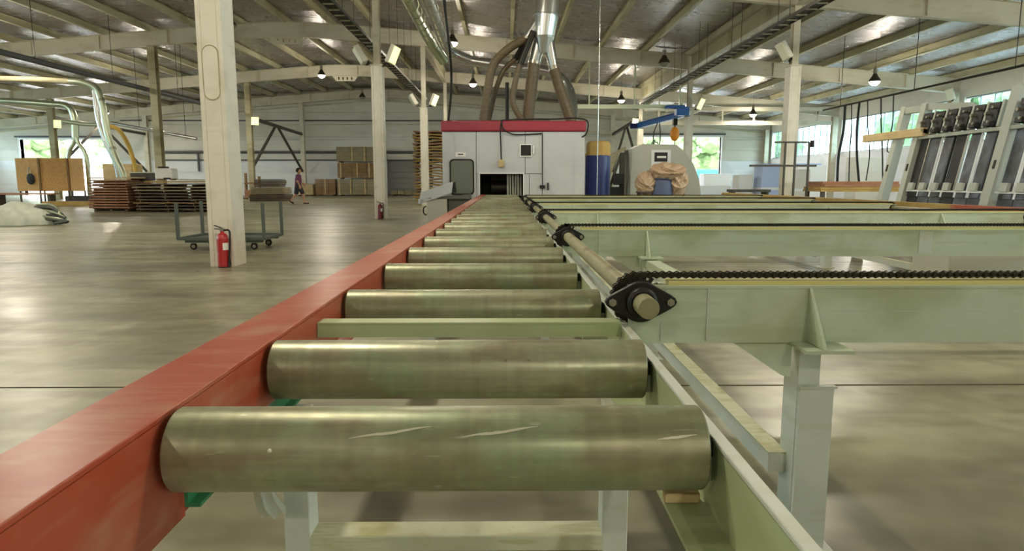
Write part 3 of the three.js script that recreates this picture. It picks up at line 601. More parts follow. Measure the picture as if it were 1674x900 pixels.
{ // outfeed rail across the far ends of the beams
  const t = thing('outfeed_rail', 'dusty yellow-brown timber rail lying along the far ends of the chain beams', 'rail'); seat(t);
  part('rail_beam', [b6(6.28, 6.44, 0.78, 0.86, -9.3, -19.2)], M.woodYellow, t); part('rail_beam', [b6(6.46, 6.6, 0.76, 0.83, -9.3, -19.2)], M.woodPale, t);
  for (let k = 0; k < 5; k++) part('rail_post', [b6(6.38, 6.52, GY, 0.78, -9.6 - k * 2.3, -9.72 - k * 2.3)], M.greenPaintPale, t);
  const r = thing('red_guard', 'small red painted guard at the near end of the timber rail', 'guard'); seat(r);
  part('guard_plate', [b6(6.22, 6.5, 0.80, 0.86, -7.3, -9.2)], M.redPaint, r); part('guard_post', [b6(6.3, 6.4, GY, 0.8, -7.5, -7.6)], M.redPaint, r); part('guard_post', [b6(6.3, 6.4, GY, 0.8, -9.0, -9.1)], M.redPaint, r);
  const e = thing('control_box', 'grey equipment box on the floor below the second chain beam', 'box', [4.05, 0, -5.6]);
  part('box_body', [rbox(0.7, 0.62, 0.5, 0.02, 0, 0.36, 0)], M.cabinetGrey, e); part('box_foot', [b6(-0.33, -0.25, 0, 0.06, -0.2, 0.2), b6(0.25, 0.33, 0, 0.06, -0.2, 0.2)], M.darkSteel, e); part('box_lid', [rbox(0.74, 0.04, 0.54, 0.01, 0, 0.69, 0)], M.cabinetDark, e);
}

// ---------------------------------------------------------------- planing machine at the end of the conveyor
{
  const t = thing('planing_machine', 'large grey planing machine cabin with a dark red top band', 'machine'), zf = -19.5, zb = -24.0, x0 = -1.67, x1 = 2.4;
  const oy0 = 0.58, oy1 = 1.39, ox0 = -0.60, ox1 = 0.64;               // infeed opening
  const panel = (a, b, c, d, o = 0) => rbox(b - a - 0.012, d - c - 0.012, 0.05, 0.008, (a + b) / 2, (c + d) / 2, zf - 0.025 + o);
  part('front_panel', [panel(x0, -0.70, 0.06, 2.57)], M.machineGrey, t); part('front_panel', [panel(-0.70, ox1 + 0.06, oy1, 2.57)], M.machineGrey, t);
  part('front_panel', [panel(-0.70, ox0, 0.06, oy1), panel(ox1, 0.82, 0.06, oy1)], M.machineGrey, t); part('front_panel', [panel(0.70, 1.19, oy1, 2.57), panel(0.82, 1.19, 0.06, oy1)], M.machineGrey, t);
  part('front_panel', [panel(ox0, ox1, 0.06, oy0)], M.machineGrey, t);
  part('door', [panel(1.19, x1, 0.06, 2.57, 0.012)], M.machineGrey, t, 'plain grey door with a black handle');
  part('side_panel', [b6(x0, x0 + 0.05, 0.06, 2.57, zf - 0.06, zb), b6(x1 - 0.05, x1, 0.06, 2.57, zf - 0.06, zb), b6(x0, x1, 0.06, 2.57, zb, zb - 0.05), b6(x0, x1, 0, 0.06, zf - 0.05, zb)], M.machineGrey, t);
  part('top_band', [rbox(x1 - x0 + 0.06, 0.30, zf - zb + 0.1, 0.05, (x0 + x1) / 2, 2.725, (zf + zb) / 2 + 0.0)], M.machineRed, t, 'dark red top band');
  part('tunnel', [b6(ox0 - 0.02, ox0, oy0, oy1 + 0.02, zf - 0.05, zf - 1.6), b6(ox1, ox1 + 0.02, oy0, oy1 + 0.02, zf - 0.05, zf - 1.6), b6(ox0, ox1, oy1, oy1 + 0.02, zf - 0.05, zf - 1.6), b6(ox0, ox1, oy0, oy0 + 0.02, zf - 0.05, zf - 1.6), b6(ox0, ox1, oy0, oy1, zf - 1.6, zf - 1.62)], M.black, t);
  part('feed_head', [rod(V(-0.28, 0.98, zf - 0.9), V(0.24, 0.98, zf - 0.9), 0.22, 18), b6(-0.3, 0.26, 0.9, 1.35, zf - 1.0, zf - 1.3)], M.darkSteel, t);
  for (let k = 0; k < 6; k++) part('curtain_strip', [box(0.05, 0.62, 0.006, 0.20 + 0.075 * k, 1.07, zf - 0.25 - 0.02 * (k % 2), 0, rr(-0.25, 0.25), rr(-0.03, 0.03))], M.plasticFilm, t);
  part('opening_frame', [b6(ox0 - 0.03, ox0, oy0, oy1 + 0.03, zf + 0.01, zf - 0.05), b6(ox1, ox1 + 0.03, oy0, oy1 + 0.03, zf + 0.01, zf - 0.05), b6(ox0, ox1, oy1, oy1 + 0.03, zf + 0.01, zf - 0.05)], M.frameWhite, t);
  const rr2 = (w, h, r) => { const s = new THREE.Shape(); s.moveTo(-w + r, -h); s.lineTo(w - r, -h); s.quadraticCurveTo(w, -h, w, -h + r); s.lineTo(w, h - r); s.quadraticCurveTo(w, h, w - r, h); s.lineTo(-w + r, h); s.quadraticCurveTo(-w, h, -w, h - r); s.lineTo(-w, -h + r); s.quadraticCurveTo(-w, -h, -w + r, -h); return s; };
  const fs = rr2(0.35, 0.51, 0.14); fs.holes.push(rr2(0.31, 0.47, 0.11));
  part('door_window', [new THREE.ExtrudeGeometry(rr2(0.32, 0.48, 0.12), { depth: 0.01, bevelEnabled: false }).translate(-1.115, 1.30, zf + 0.003)], M.machineGlass, t, 'dark rounded window');
  part('window_gasket', [new THREE.ExtrudeGeometry(fs, { depth: 0.03, bevelEnabled: false }).translate(-1.115, 1.30, zf + 0.002)], M.rubber, t);
  part('name_plate', [rbox(0.29, 0.12, 0.012, 0.004, -1.145, 1.935, zf + 0.006)], M.whiteLabel, t); part('name_plate_marks', [b6(-1.22, -1.07, 1.92, 1.955, zf + 0.0125, zf + 0.01)], M.pipeGrey, t);
  part('view_port', [b6(0.57, 0.86, 1.90, 2.2, zf + 0.02, zf + 0.002)], M.black, t); part('port_frame', [b6(0.54, 0.57, 1.87, 2.23, zf + 0.03, zf), b6(0.86, 0.885, 1.87, 2.23, zf + 0.03, zf), b6(0.57, 0.86, 2.2, 2.23, zf + 0.03, zf), b6(0.57, 0.86, 1.87, 1.9, zf + 0.03, zf)], M.frameWhite, t); part('port_latch', [rbox(0.05, 0.24, 0.05, 0.01, 0.93, 2.06, zf + 0.03)], M.frameWhite, t);
  part('door_handle', [rbox(0.15, 0.10, 0.05, 0.015, 1.19, 1.02, zf + 0.04), rbox(0.045, 0.22, 0.06, 0.012, 1.35, 1.03, zf + 0.045)], M.black, t);
  part('push_button_box', [rbox(0.16, 0.22, 0.12, 0.03, 0.01, 1.68, zf + 0.07), rod(V(-0.03, 1.72, zf + 0.13), V(-0.03, 1.72, zf + 0.15), 0.025, 12), rod(V(0.05, 1.66, zf + 0.13), V(0.05, 1.66, zf + 0.15), 0.025, 12)], M.woodPale, t, 'small yellowish button box on a black cable');
  part('cable', [tube([V(0.01, 1.79, zf + 0.06), V(0.0, 2.2, zf + 0.05), V(-0.01, 2.60, zf + 0.12), V(0.02, 2.84, zf + 0.12), V(0.1, 2.9, zf - 0.1)], 0.02, 30, 7), tube([V(0.02, 2.84, zf + 0.12), V(0.06, 2.66, zf + 0.12), V(0.3, 2.51, zf + 0.05), V(0.8, 2.50, zf + 0.03), V(1.17, 2.52, zf + 0.03)], 0.018, 36, 7), tube([V(1.18, 2.52, zf + 0.03), V(1.185, 1.8, zf + 0.03), V(1.19, 1.05, zf + 0.05)], 0.014, 20, 6), tube([V(0.1, 2.9, zf - 0.1), V(0.8, 2.93, zf - 0.1), V(1.5, 2.93, zf - 0.1), V(2.2, 2.95, zf - 0.05), V(2.46, 2.85, zf + 0.05), V(2.42, 2.5, zf + 0.04), V(2.3, 2.42, zf + 0.03)], 0.022, 50, 7)], M.black, t);
  part('top_fitting', [rbox(0.7, 0.12, 0.6, 0.03, 0.35, 2.93, zf - 1.1), rbox(0.5, 0.09, 0.4, 0.03, 1.2, 2.92, zf - 0.9)], M.cabinetDark, t);
}
{ // sloping side desk left of the machine
  const t = thing('operator_desk', 'grey operator desk with a sloping light top beside the red rail', 'desk');
  part('cabinet', [rbox(0.56, 0.68, 0.6, 0.015, -1.76, 0.36, -18.95)], M.cabinetGrey, t); part('side_cabinet', [rbox(0.62, 0.70, 0.55, 0.015, -1.15, 0.37, -19.1)], M.cabinetDark, t);
  part('dark_top', [extrude([[-2.04, 0.70], [-0.85, 0.70], [-0.85, 0.82], [-1.95, 0.73]], 0.7).translate(0, 0, -19.35)], M.cabinetDark, t);
  part('sloping_top', [box(0.98, 0.025, 0.62, -1.80, 0.86, -18.85, 0.5, 0, 0.36), box(0.05, 0.12, 0.75, -2.24, 0.64, -18.98)], M.machineGrey, t, 'light sloping desk top');
  part('hook_handle', [tube([V(-2.05, 0.50, -18.62), V(-2.11, 0.46, -18.60), V(-2.11, 0.30, -18.60), V(-2.05, 0.26, -18.62)], 0.02, 16, 6)], M.black, t);
}
// dust extraction over the machine
{
  const t = thing('duct_manifold', 'silver branching dust duct coming down over the red-topped machine', 'duct'), z = -20.5;
  part('trunk', [rod(V(1.42, 6.95, z), V(1.33, 5.95, z), 0.37, 28), rod(V(1.33, 5.95, z), V(1.27, 5.35, z), 0.37, 28, 0.30), rod(V(1.27, 5.35, z), V(1.25, 4.9, z), 0.30, 28, 0.17)], M.silver, t);
  part('elbow', [tube([V(1.42, 6.85, z), V(1.55, 7.12, z), V(2.2, 7.2, z), V(3.6, 7.15, z)], 0.30, 24, 16)], M.silver, t);
  const ring = (a, r) => new THREE.TorusGeometry(r, 0.016, 6, 28).rotateX(Math.PI / 2).translate(...a);
  each('seam_ring', [ring([1.33, 5.97, z], 0.375), ring([1.27, 5.36, z], 0.30), ring([1.385, 6.55, z], 0.375)], M.silver, t);
  part('branch', [rod(V(1.16, 5.9, z), V(0.76, 5.30, z), 0.17, 18, 0.15)], M.silver, t); part('branch', [rod(V(1.2, 5.45, z), V(0.98, 4.62, z - 0.1), 0.18, 18, 0.17)], M.silver, t);
  part('branch', [rod(V(1.36, 5.4, z), V(1.58, 4.42, z), 0.18, 18, 0.13)], M.silver, t); part('branch', [rod(V(0.95, 5.5, z + 0.1), V(0.56, 4.55, z + 0.15), 0.10, 14, 0.09)], M.darkSteel, t); part('branch', [rod(V(0.8, 5.35, z), V(0.45, 4.8, z - 0.3), 0.09, 14)], M.darkSteel, t);
  each('clamp_ring', [rod(V(1.545, 4.56, z), V(1.575, 4.44, z), 0.145, 18), rod(V(1.0, 4.7, z - 0.1), V(0.985, 4.62, z - 0.1), 0.185, 18), rod(V(0.79, 5.35, z), V(0.755, 5.29, z), 0.165, 16)], M.boltSteel, t);
  const H = (label, pts, r, m = M.hoseBrown) => solo('dust_hose', [hose(pts, r, 64, 12, r > 0.08 ? 0.035 : 0.0)], m, label, 'hose');
  H('leftmost thick brown dust hose bending down onto the red machine top', [V(0.78, 5.33, z), V(0.3, 5.08, z), V(-0.2, 4.6, z), V(-0.40, 3.8, z), V(-0.55, 2.88, z)], 0.125);
  H('thin brown dust hose close beside the leftmost thick one', [V(0.47, 4.82, z - 0.3), V(0.12, 4.5, z - 0.3), V(-0.12, 4.0, z - 0.3), V(-0.40, 2.88, z - 0.3)], 0.075);
  H('straight thin black pipe standing on the machine top among the hoses', [V(0.185, 4.08, z - 0.1), V(0.186, 3.5, z - 0.1), V(0.184, 2.88, z - 0.1)], 0.055, M.black);
  H('slim brown dust hose curving like a hook left of the thick middle hose', [V(0.56, 4.56, z + 0.15), V(0.41, 4.0, z + 0.15), V(0.36, 3.45, z + 0.15), V(0.62, 2.96, z + 0.15)], 0.085);
  H('thickest brown dust hose in the middle, going straight down', [V(0.985, 4.63, z - 0.1), V(0.90, 3.9, z - 0.1), V(0.80, 2.95, z - 0.1)], 0.18);
  H('rightmost brown dust hose slanting down to the right end of the machine', [V(1.57, 4.45, z), V(1.75, 3.9, z), V(2.12, 2.88, z)], 0.16);
  const rings = (pts, n, r) => { const c = new THREE.CatmullRomCurve3(pts), o = []; for (let k = 1; k < n; k++) { const p = c.getPointAt(k / n), d = c.getTangentAt(k / n); o.push(rod(p.clone().addScaledVector(d, -0.02), p.clone().addScaledVector(d, 0.02), r, 18)); } return o; };
  const p1 = [V(-2.05, 6.25, -12), V(-2.05, 6.25, -20), V(-2.05, 6.22, -26.3), V(-1.9, 6.1, -27.1), V(-1.2, 5.85, -27.3)];
  const d1 = thing('spiral_duct', 'silver spiral duct running along under the roof and turning right', 'duct'); part('duct_tube', tube(p1, 0.2, 70, 16), M.silver, d1); each('joint_ring', rings(p1, 16, 0.215), M.silver, d1);
  const p2 = [V(-1.2, 5.85, -27.3), V(0.5, 5.6, -27.3), V(1.9, 5.42, -27.3), V(2.5, 5.0, -27.3), V(2.75, 4.2, -27.0), V(2.75, 2.4, -26.5)];
  const d2 = thing('spiral_duct', 'silver duct crossing behind the brown hoses and bending down at the machine end', 'duct'); part('duct_tube', tube(p2, 0.2, 60, 16), M.silver, d2); each('joint_ring', rings(p2, 11, 0.215), M.silver, d2); part('floor_stub', rod(V(2.75, 2.45, -26.5), V(2.75, 0, -26.5), 0.19, 14), M.silver, d2);
  const p3 = [V(-2.62, 6.35, -12), V(-2.62, 6.35, -20), V(-2.62, 6.32, -26.8), V(-2.3, 5.9, -27.6)];
  const d3 = thing('spiral_duct', 'greenish duct hanging beside the silver spiral duct under the roof', 'duct'); part('duct_tube', tube(p3, 0.2, 50, 16), M.silverGreen, d3); each('joint_ring', rings(p3, 16, 0.212), M.silverGreen, d3);
  each('hanger_rod', [-14, -18, -22, -26].map((q) => rod(V(-2.05, 6.4, q), V(-2.05, deckY(-2) - 0.06, q), 0.01, 6)), M.darkSteel, d1); each('hanger_rod', [-14, -18, -22, -26].map((q) => rod(V(-2.62, 6.5, q), V(-2.62, deckY(-2.6) - 0.06, q), 0.01, 6)), M.darkSteel, d3);
  solo('power_cable', [tube([V(-1.22, 7.5, -15), V(-1.21, 5.5, -15), V(-1.07, 3.9, -15.2), V(-1.2, 3.4, -17), V(-1.5, 2.87, -19.7)], 0.03, 40, 7)], M.black, 'black power cable hanging from the roof down to the left corner of the machine', 'cable');
  for (const [x, zz, y0, label] of [[2.7, -19.0, 0.0, 'thin steel wire hanging in front of the blue drum'], [0.6, -24.2, 5, 'thin pale wire holding the silver duct branch from the roof']]) solo('hanging_wire', [rod(V(x, y0, zz), V(x, deckY(x) - 0.06, zz), 0.012, 6)], M.silver, label, 'wire');
}
{ // dust drum right of the machine
  const t = thing('dust_drum', 'tall dark blue dust drum with a yellow filter bag on top, right of the machine', 'drum', [2.93, 0, -20.6]);
  part('drum_body', [lathe([[0, 0.05], [0.36, 0.05], [0.38, 0.07], [0.38, 0.66], [0.39, 0.68], [0.38, 0.70], [0.38, 1.3], [0.39, 1.32], [0.38, 1.34], [0.38, 1.93], [0.35, 1.96], [0, 1.96]], 32)], M.drumBlue, t);
  const bag = lathe([[0.36, 1.93], [0.385, 1.97], [0.35, 2.02], [0.36, 2.15], [0.35, 2.3], [0.3, 2.36], [0, 2.37]], 40), p = bag.attributes.position; for (let i = 0; i < p.count; i++) { const a = Math.atan2(p.getZ(i), p.getX(i)), k = 1 + 0.03 * Math.sin(a * 11) + 0.02 * Math.sin(a * 5 + p.getY(i) * 9); p.setX(i, p.getX(i) * k); p.setZ(i, p.getZ(i) * k); } bag.computeVertexNormals();
  part('filter_bag', [bag], M.bagYellow, t, 'yellow filter bag'); part('drum_foot', [new THREE.CylinderGeometry(0.3, 0.3, 0.05, 20).translate(0, 0.025, 0)], M.black, t);
}
{ // panel saw with the rounded right side
  const t = thing('saw_cabinet', 'pale grey machine cabinet with a rounded right side before the right gate', 'machine'), z = -24;
  part('cabinet_body', [extrude([[4.55, 0.05], [7.05, 0.05], [7.04, 0.75], [6.96, 1.27], [6.74, 1.78], [6.42, 2.2], [6.14, 2.42], [4.95, 2.44], [4.6, 2.28]], 1.6, { bevelEnabled: true, bevelThickness: 0.03, bevelSize: 0.03, bevelSegments: 2 }).translate(0, 0, z - 1.6)], M.cabinetGrey, t);
  part('window_frame', [rbox(0.70, 1.0, 0.04, 0.02, 5.6, 1.77, z + 0.04)], M.frameWhite, t);
  part('black_sticker', [b6(5.37, 5.83, 1.86, 2.18, z + 0.066, z + 0.05)], M.black, t); part('sticker_stripe', [rbox(0.32, 0.07, 0.006, 0.002, 5.62, 2.02, z + 0.069)], M.whiteLabel, t); part('black_sticker', [b6(5.4, 5.62, 1.45, 1.75, z + 0.066, z + 0.05)], M.black, t);
  part('control_post', [rbox(0.08, 0.9, 0.08, 0.01, 6.42, 0.75, z + 0.1)], M.woodBrown, t); part('top_handle', [tube([V(5.3, 2.46, z - 0.1), V(5.32, 2.53, z - 0.1), V(5.5, 2.53, z - 0.1), V(5.52, 2.46, z - 0.1)], 0.02, 12, 6)], M.pipeGrey, t);
  const c = thing('outfeed_chute', 'slanted olive chute with dark struts between the blue drum and the grey cabinet', 'chute');
  part('chute_plate', [extrude([[3.5, 0.8], [3.75, 0.8], [4.25, 2.2], [4.5, 2.3], [4.5, 2.42], [3.95, 2.1]], 0.8).translate(0, 0, -25.5)], M.steelOlive, c);
  part('chute_strut', [bar(V(3.62, 0.0, -24.6), V(4.3, 2.15, -24.6), 0.09, 0.09), bar(V(4.35, 0, -24.6), V(4.35, 2.2, -24.6), 0.2, 0.16)], M.truckSteel, c); part('chute_box', [rbox(0.35, 0.4, 0.3, 0.03, 4.2, 1.25, -24.4), rbox(0.7, 0.45, 0.5, 0.03, 4.05, 0.75, -24.7), b6(3.8, 4.3, 0, 0.55, -24.5, -24.9)], M.black, c);
}
function blob(rx, ry, rz, amp, f, det = 5, sd = 0) { const g = new THREE.IcosahedronGeometry(1, det), p = g.attributes.position; for (let i = 0; i < p.count; i++) { const x = p.getX(i), y = p.getY(i), z = p.getZ(i); const n = Math.sin(x * f + sd) * Math.sin(y * f * 1.3 + sd * 2) + Math.sin(z * f * 1.1 + x * f * 0.7 + sd) + 0.6 * Math.sin((x - y + z) * f * 2.1 + sd); const k = 1 + amp * n; p.setXYZ(i, x * k * rx, y * k * ry, z * k * rz); } g.computeVertexNormals(); return g; }
function crumple(rx, ry, rz, sd) {                                      // ridged folds like thin plastic film
  const g = new THREE.IcosahedronGeometry(1, 24), p = g.attributes.position;
  for (let i = 0; i < p.count; i++) {
    const x = p.getX(i), y = p.getY(i), z = p.getZ(i); let n = 0, w = 0.5, f = 3.1;
    for (let o = 0; o < 4; o++) { n += w * (1 - 2 * Math.abs(Math.sin(x * f + sd * 2 + 1.7 * Math.sin(y * f * 0.8 + o)) * Math.sin(z * f * 0.9 + y * f + sd + o * 2))); w *= 0.55; f *= 1.9; }
    const k = 1 + 0.2 * n; p.setXYZ(i, x * k * rx, y * k * ry, z * k * rz);
  }
  g.computeVertexNormals(); return g;
}
{
  const t = thing('waste_barrel', 'grey-blue barrel standing under a crumpled brown plastic bag', 'barrel', [4.76, 0, -20.0]);
  part('barrel_body', [lathe([[0, 0.02], [0.29, 0.02], [0.31, 0.05], [0.31, 0.38], [0.325, 0.4], [0.31, 0.42], [0.31, 0.8], [0.325, 0.82], [0.31, 0.84], [0.30, 1.18], [0.27, 1.24], [0, 1.25]], 30)], M.barrelBlue, t); part('barrel_lid', [new THREE.CylinderGeometry(0.28, 0.28, 0.03, 24).translate(0, 1.26, 0)], M.barrelBlue, t);
  solo('plastic_bag', [crumple(0.5, 0.24, 0.42, 1.3).translate(4.9, 1.47, -20.0), crumple(0.26, 0.42, 0.3, 2.1).translate(5.22, 1.2, -20.0), crumple(0.32, 0.33, 0.3, 0.4).translate(4.33, 1.12, -20.1)], M.plasticBrown, 'crumpled brown plastic bag draped over the grey-blue barrel', 'bag');
  const k = thing('waste_barrel_stand', 'low dark stand holding the plastic bag beside the barrel', 'stand', [4.3, 0, -20.1]); part('stand_top', [rbox(0.5, 0.05, 0.5, 0.01, 0, 0.86, 0)], M.truckSteel, k); for (const x of [-0.2, 0.2]) part('leg', [b6(x - 0.02, x + 0.02, 0, 0.84, -0.2, 0.2)], M.truckSteel, k);
}
{ // jib crane on the right column
  const t = thing('jib_crane', 'blue jib crane arm fixed to the right column', 'crane');
  const a = V(8.95, 4.45, -33.2), b = V(8.05, 4.45, -41), o = (v, y) => V(v.x, v.y + y, v.z);
  part('arm', [bar(o(a, 0.14), o(b, 0.14), 0.26, 0.03), bar(o(a, -0.14), o(b, -0.14), 0.26, 0.03), bar(a, b, 0.03, 0.28)], M.blueSteel, t);
  part('column_bracket', [rbox(0.6, 0.4, 0.5, 0.02, 8.63, 4.5, -33.1), rbox(0.9, 0.14, 0.5, 0.02, 8.3, 4.72, -33.2)], M.blueSteel, t); part('arm_end', [rbox(0.8, 0.3, 0.12, 0.02, 8.0, 4.45, -41.05)], M.drumBlue, t);
  const h = thing('chain_hoist', 'orange chain hoist hanging from the blue jib arm', 'hoist', [8.72, 0, -34.7]);
  part('hoist_body', [blob(0.24, 0.36, 0.22, 0.02, 3, 4, 1).translate(0, 3.55, 0), rbox(0.3, 0.4, 0.3, 0.08, 0, 3.6, 0)], M.hoistOrange, h); part('trolley', [rbox(0.2, 0.34, 0.3, 0.02, 0, 4.14, 0), rod(V(0, 4.0, 0), V(0, 3.85, 0), 0.04)], M.darkSteel, h); part('chain', [rod(V(0.02, 3.25, 0), V(0.02, 2.75, 0), 0.03, 8), new THREE.TorusGeometry(0.07, 0.02, 6, 14).translate(0.02, 2.68, 0)], M.boltSteel, h);
  const g = thing('control_pendant', 'black cable loop hanging from the jib arm beside the hoist', 'cable'); part('cable_loop', [tube([V(8.35, 4.3, -37), V(8.15, 3.7, -37), V(8.25, 3.05, -37), V(8.45, 3.1, -37), V(8.5, 3.8, -37), V(8.45, 4.3, -37)], 0.03, 36, 6)], M.black, g);
  const r = thing('crane_rail', 'pale green rail crossing in front of the back wall to the blue jib crane', 'rail'); part('rail_bar', [b6(3.2, 8.8, 4.66, 4.86, -33.35, -33.5)], M.silverGreen, r); each('rail_hanger', [4.2, 6.4, 8.6].map((x) => b6(x - 0.03, x + 0.03, 4.86, beamY(x) - 0.36, -33.4, -33.46)), M.silverGreen, r);
}
// ---------------------------------------------------------------- right side: clamp rack, pallets, hanging cables
{
  const t = thing('clamp_rack', 'tilted grey clamp rack with dark clamp heads and slate panels by the window wall', 'rack', [8.05, 0, 0]);
  const lean = Math.atan(0.33 / 1.72), L = new THREE.Group(); const at = (y) => (y - 0.9) * Math.tan(lean), post = (z, w = 0.16) => bar(V(at(0), 0, z), V(at(2.68), 2.68, z), w, 0.16);
  const R = (g, y0) => g;
  const blk = (w, h, d, y, z, off = 0) => box(w, h, d, at(y) + off, y, z, 0, 0, -lean);
  for (const z of [-14.1, -13.4, -11.0, -8.6, -6.2]) { part('post', [post(z, z === -11 ? 0.2 : 0.16)], M.pressGrey, t); part('post_foot', [b6(at(0) - 0.2, at(0) + 0.2, 0, 0.03, z + 0.2, z - 0.2)], M.pressGrey, t); part('post_slot', [blk(0.02, 0.14, 0.05, 1.45, z, -0.08)], M.black, t); }
  part('top_bar', [bar(V(at(2.6), 2.6, -14.1), V(at(2.6), 2.6, -13.4), 0.14, 0.12), bar(V(at(2.62), 2.62, -13.4), V(at(2.5), 2.5, -12.1), 0.1, 0.12)], M.pressGrey, t);
  part('clamp_rail', [bar(V(at(2.02), 2.02, -13.4), V(at(2.06), 2.06, -6.2), 0.14, 0.06)], M.pressGrey, t); part('clamp_rail', [bar(V(at(1.0), 1.0, -13.4), V(at(1.0), 1.0, -6.2), 0.05, 0.03)], M.frameWhite, t);
  for (let k = 0; k < 20; k++) {
    const z = -13.18 + 0.355 * k; if (Math.abs(z + 11) < 0.15 || Math.abs(z + 8.6) < 0.15) continue;
    part('slate_panel', [blk(0.03, 1.15, rr(0.22, 0.29), 1.46, z, 0.02), blk(0.05, 0.55, 0.34, 0.62, z, 0.06)], k % 3 ? M.panelSlate : M.panelDark, t);
    const cl = part('clamp_head', [blk(0.16, 0.38, 0.22, 2.27, z, 0.02), blk(0.1, 0.1, 0.26, 2.42, z, -0.02), blk(0.1, 0.08, 0.16, 2.13, z, -0.08)], M.panelDark, t);
    each('clamp_screw', [rod(V(at(2.3) - 0.08, 2.3, z - 0.05), V(at(2.3) - 0.16, 2.3, z - 0.05), 0.03, 8), rod(V(at(2.16) - 0.08, 2.16, z + 0.05), V(at(2.16) - 0.16, 2.16, z + 0.05), 0.025, 8), rod(V(at(2.4) - 0.06, 2.4, z + 0.04), V(at(2.4) - 0.13, 2.4, z + 0.04), 0.025, 8)], M.boltSteel, cl);
    part('divider', [blk(0.12, 0.44, 0.05, 2.28, z + 0.178, 0)], M.pressGrey, t); part('panel_foot', [blk(0.06, 0.14, 0.16, 1.08, z, -0.03)], M.pressGrey, t);
    part('edge_strip', [blk(0.04, 1.0, 0.02, 1.5, z + 0.178, 0)], [M.boltSteel, M.frameWhite, M.darkSteel][k % 3], t);
  }
  solo('timber_beam', [rbox(0.16, 0.16, 2.2, 0.01, 8.22, 2.12, -14.2)], M.woodPale, 'yellowish timber beam stuck through the left end of the clamp rack', 'timber');
}
{
  const f = thing('handrail_stand', 'small dark steel rail frame at the foot of the right cream column', 'frame');
  each('frame_post', [8.32, 8.62, 9.02].map((x) => b6(x - 0.025, x + 0.025, 0, 2.3, -19.9, -19.95)), M.truckSteel, f); part('cross_bar', [b6(8.0, 9.02, 2.28, 2.33, -19.9, -19.95), b6(7.3, 9.25, 1.6, 1.66, -19.88, -19.97)], M.truckSteel, f); part('latch_head', [rbox(0.09, 0.2, 0.12, 0.02, 9.1, 2.26, -19.92)], M.darkSteel, f);
  const b = thing('board_table', 'table stacked with reddish boards left of the clamp rack', 'table'); part('table_top', [b6(9.2, 11.7, 0.88, 0.94, -19.4, -20.6)], M.woodYellow, b); for (const x of [9.3, 11.6]) for (const z of [-19.5, -20.5]) part('leg', [b6(x - 0.05, x + 0.05, 0, 0.88, z + 0.05, z - 0.05)], M.truckSteel, b); part('table_shelf', [b6(9.25, 11.65, 0.35, 0.4, -19.45, -20.55)], M.woodBrown, b);
  const pl = solo('wooden_board', [rbox(2.5, 0.075, 1.1, 0.005, 10.45, 0.98, -20)], M.woodYellow, 'yellow board lowest on the table left of the clamp rack', 'board'); solo('wooden_board', [rbox(2.4, 0.08, 1.1, 0.005, 10.5, 1.06, -20, 0, 0.02)], M.woodRed, 'reddish board in the middle of the pile on the table', 'board'); solo('wooden_board', [rbox(2.2, 0.07, 1.0, 0.005, 10.4, 1.137, -20, 0, -0.02)], M.woodRed, 'reddish board topmost on the table left of the clamp rack', 'board');
  const c = thing('suspended_rail', 'thin dark rail hung under the roof along the window wall', 'rail'); part('rail_bar', rod(V(13.8, 4.2, -13), V(13.8, 4.2, -29.5), 0.035, 8), M.darkSteel, c); each('hanger_rod', [-14, -18.5, -23, -28].map((z) => rod(V(13.8, 4.2, z), V(13.8, deckY(13.8) - 0.06, z), 0.012, 6)), M.darkSteel, c);
  [[-27.6, 0.05, 1], [-27.1, 0.02, 1.1], [-26.5, 0.045, 0.9], [-25.9, 0.02, 1.2], [-25.0, 0.025, 1.0], [-24.2, 0.02, 2.2]].forEach(([z, r, y], i) => solo('hanging_cable', [tube([V(13.8, 4.18, z), V(13.8 + rr(-0.1, 0.1), 3.2, z), V(13.8 + rr(-0.2, 0.2), 2.2, z + rr(-0.1, 0.1)), V(13.8 + rr(-0.3, 0.3), y, z + rr(-0.2, 0.2))], r, 20, 6)], M.black, ['leftmost thick black cable hanging from the thin rail before the windows', 'thin black cable just right of the leftmost thick hanging cable', 'second thick black cable hanging from the thin rail', 'thin cable right of the second thick hanging cable', 'rightmost long cable hanging before the blue windows', 'short cable hanging highest from the thin rail before the windows'][i], 'cable'));
}
function wrapped(x, z, w, h, d, m, label, name = 'wrapped_pallet') {
  const t = thing(name, label, 'pallet', [x, 0, z]); const s = []; for (const k of [-0.4, 0, 0.4]) s.push(b6(k * w - 0.05, k * w + 0.05, 0, 0.1, -d / 2, d / 2));
  part('pallet_base', [...s, b6(-w / 2, w / 2, 0.1, 0.13, -d / 2, d / 2)], M.woodPale, t); const g = new RoundedBoxGeometry(w, h, d, 3, 0.05); g.translate(0, 0.14 + h / 2, 0); part('wrapped_load', [g], m, t); part('wrap_band', [b6(-w / 2 - 0.01, w / 2 + 0.01, 0.3 + h * 0.3, 0.4 + h * 0.3, -d / 2 - 0.01, d / 2 + 0.01)], M.wrapWhite, t); return t;
}
wrapped(11.1, -28.2, 0.95, 1.75, 0.9, M.wrapBlue, 'pale blue wrapped pallet left of the right cream column');
wrapped(10.15, -28.6, 0.6, 1.3, 0.8, M.wrapWhite, 'low white wrapped pallet left of the pale blue one');
wrapped(12.4, -28.9, 1.1, 1.55, 0.9, M.wallCream, 'cream wrapped pallet right of the pale blue one');
wrapped(16.6, -37, 1.6, 1.9, 1.2, M.wrapWhite, 'white wrapped pallet below the windows behind the hanging cables');
wrapped(19.2, -36, 1.4, 2.3, 1.2, M.wallCream, 'tall cream wrapped load under the blue windows');
wrapped(20.8, -31.5, 1.4, 2.4, 1.3, M.wallWhite, 'tall pale wrapped load beside the clamp rack under the windows');
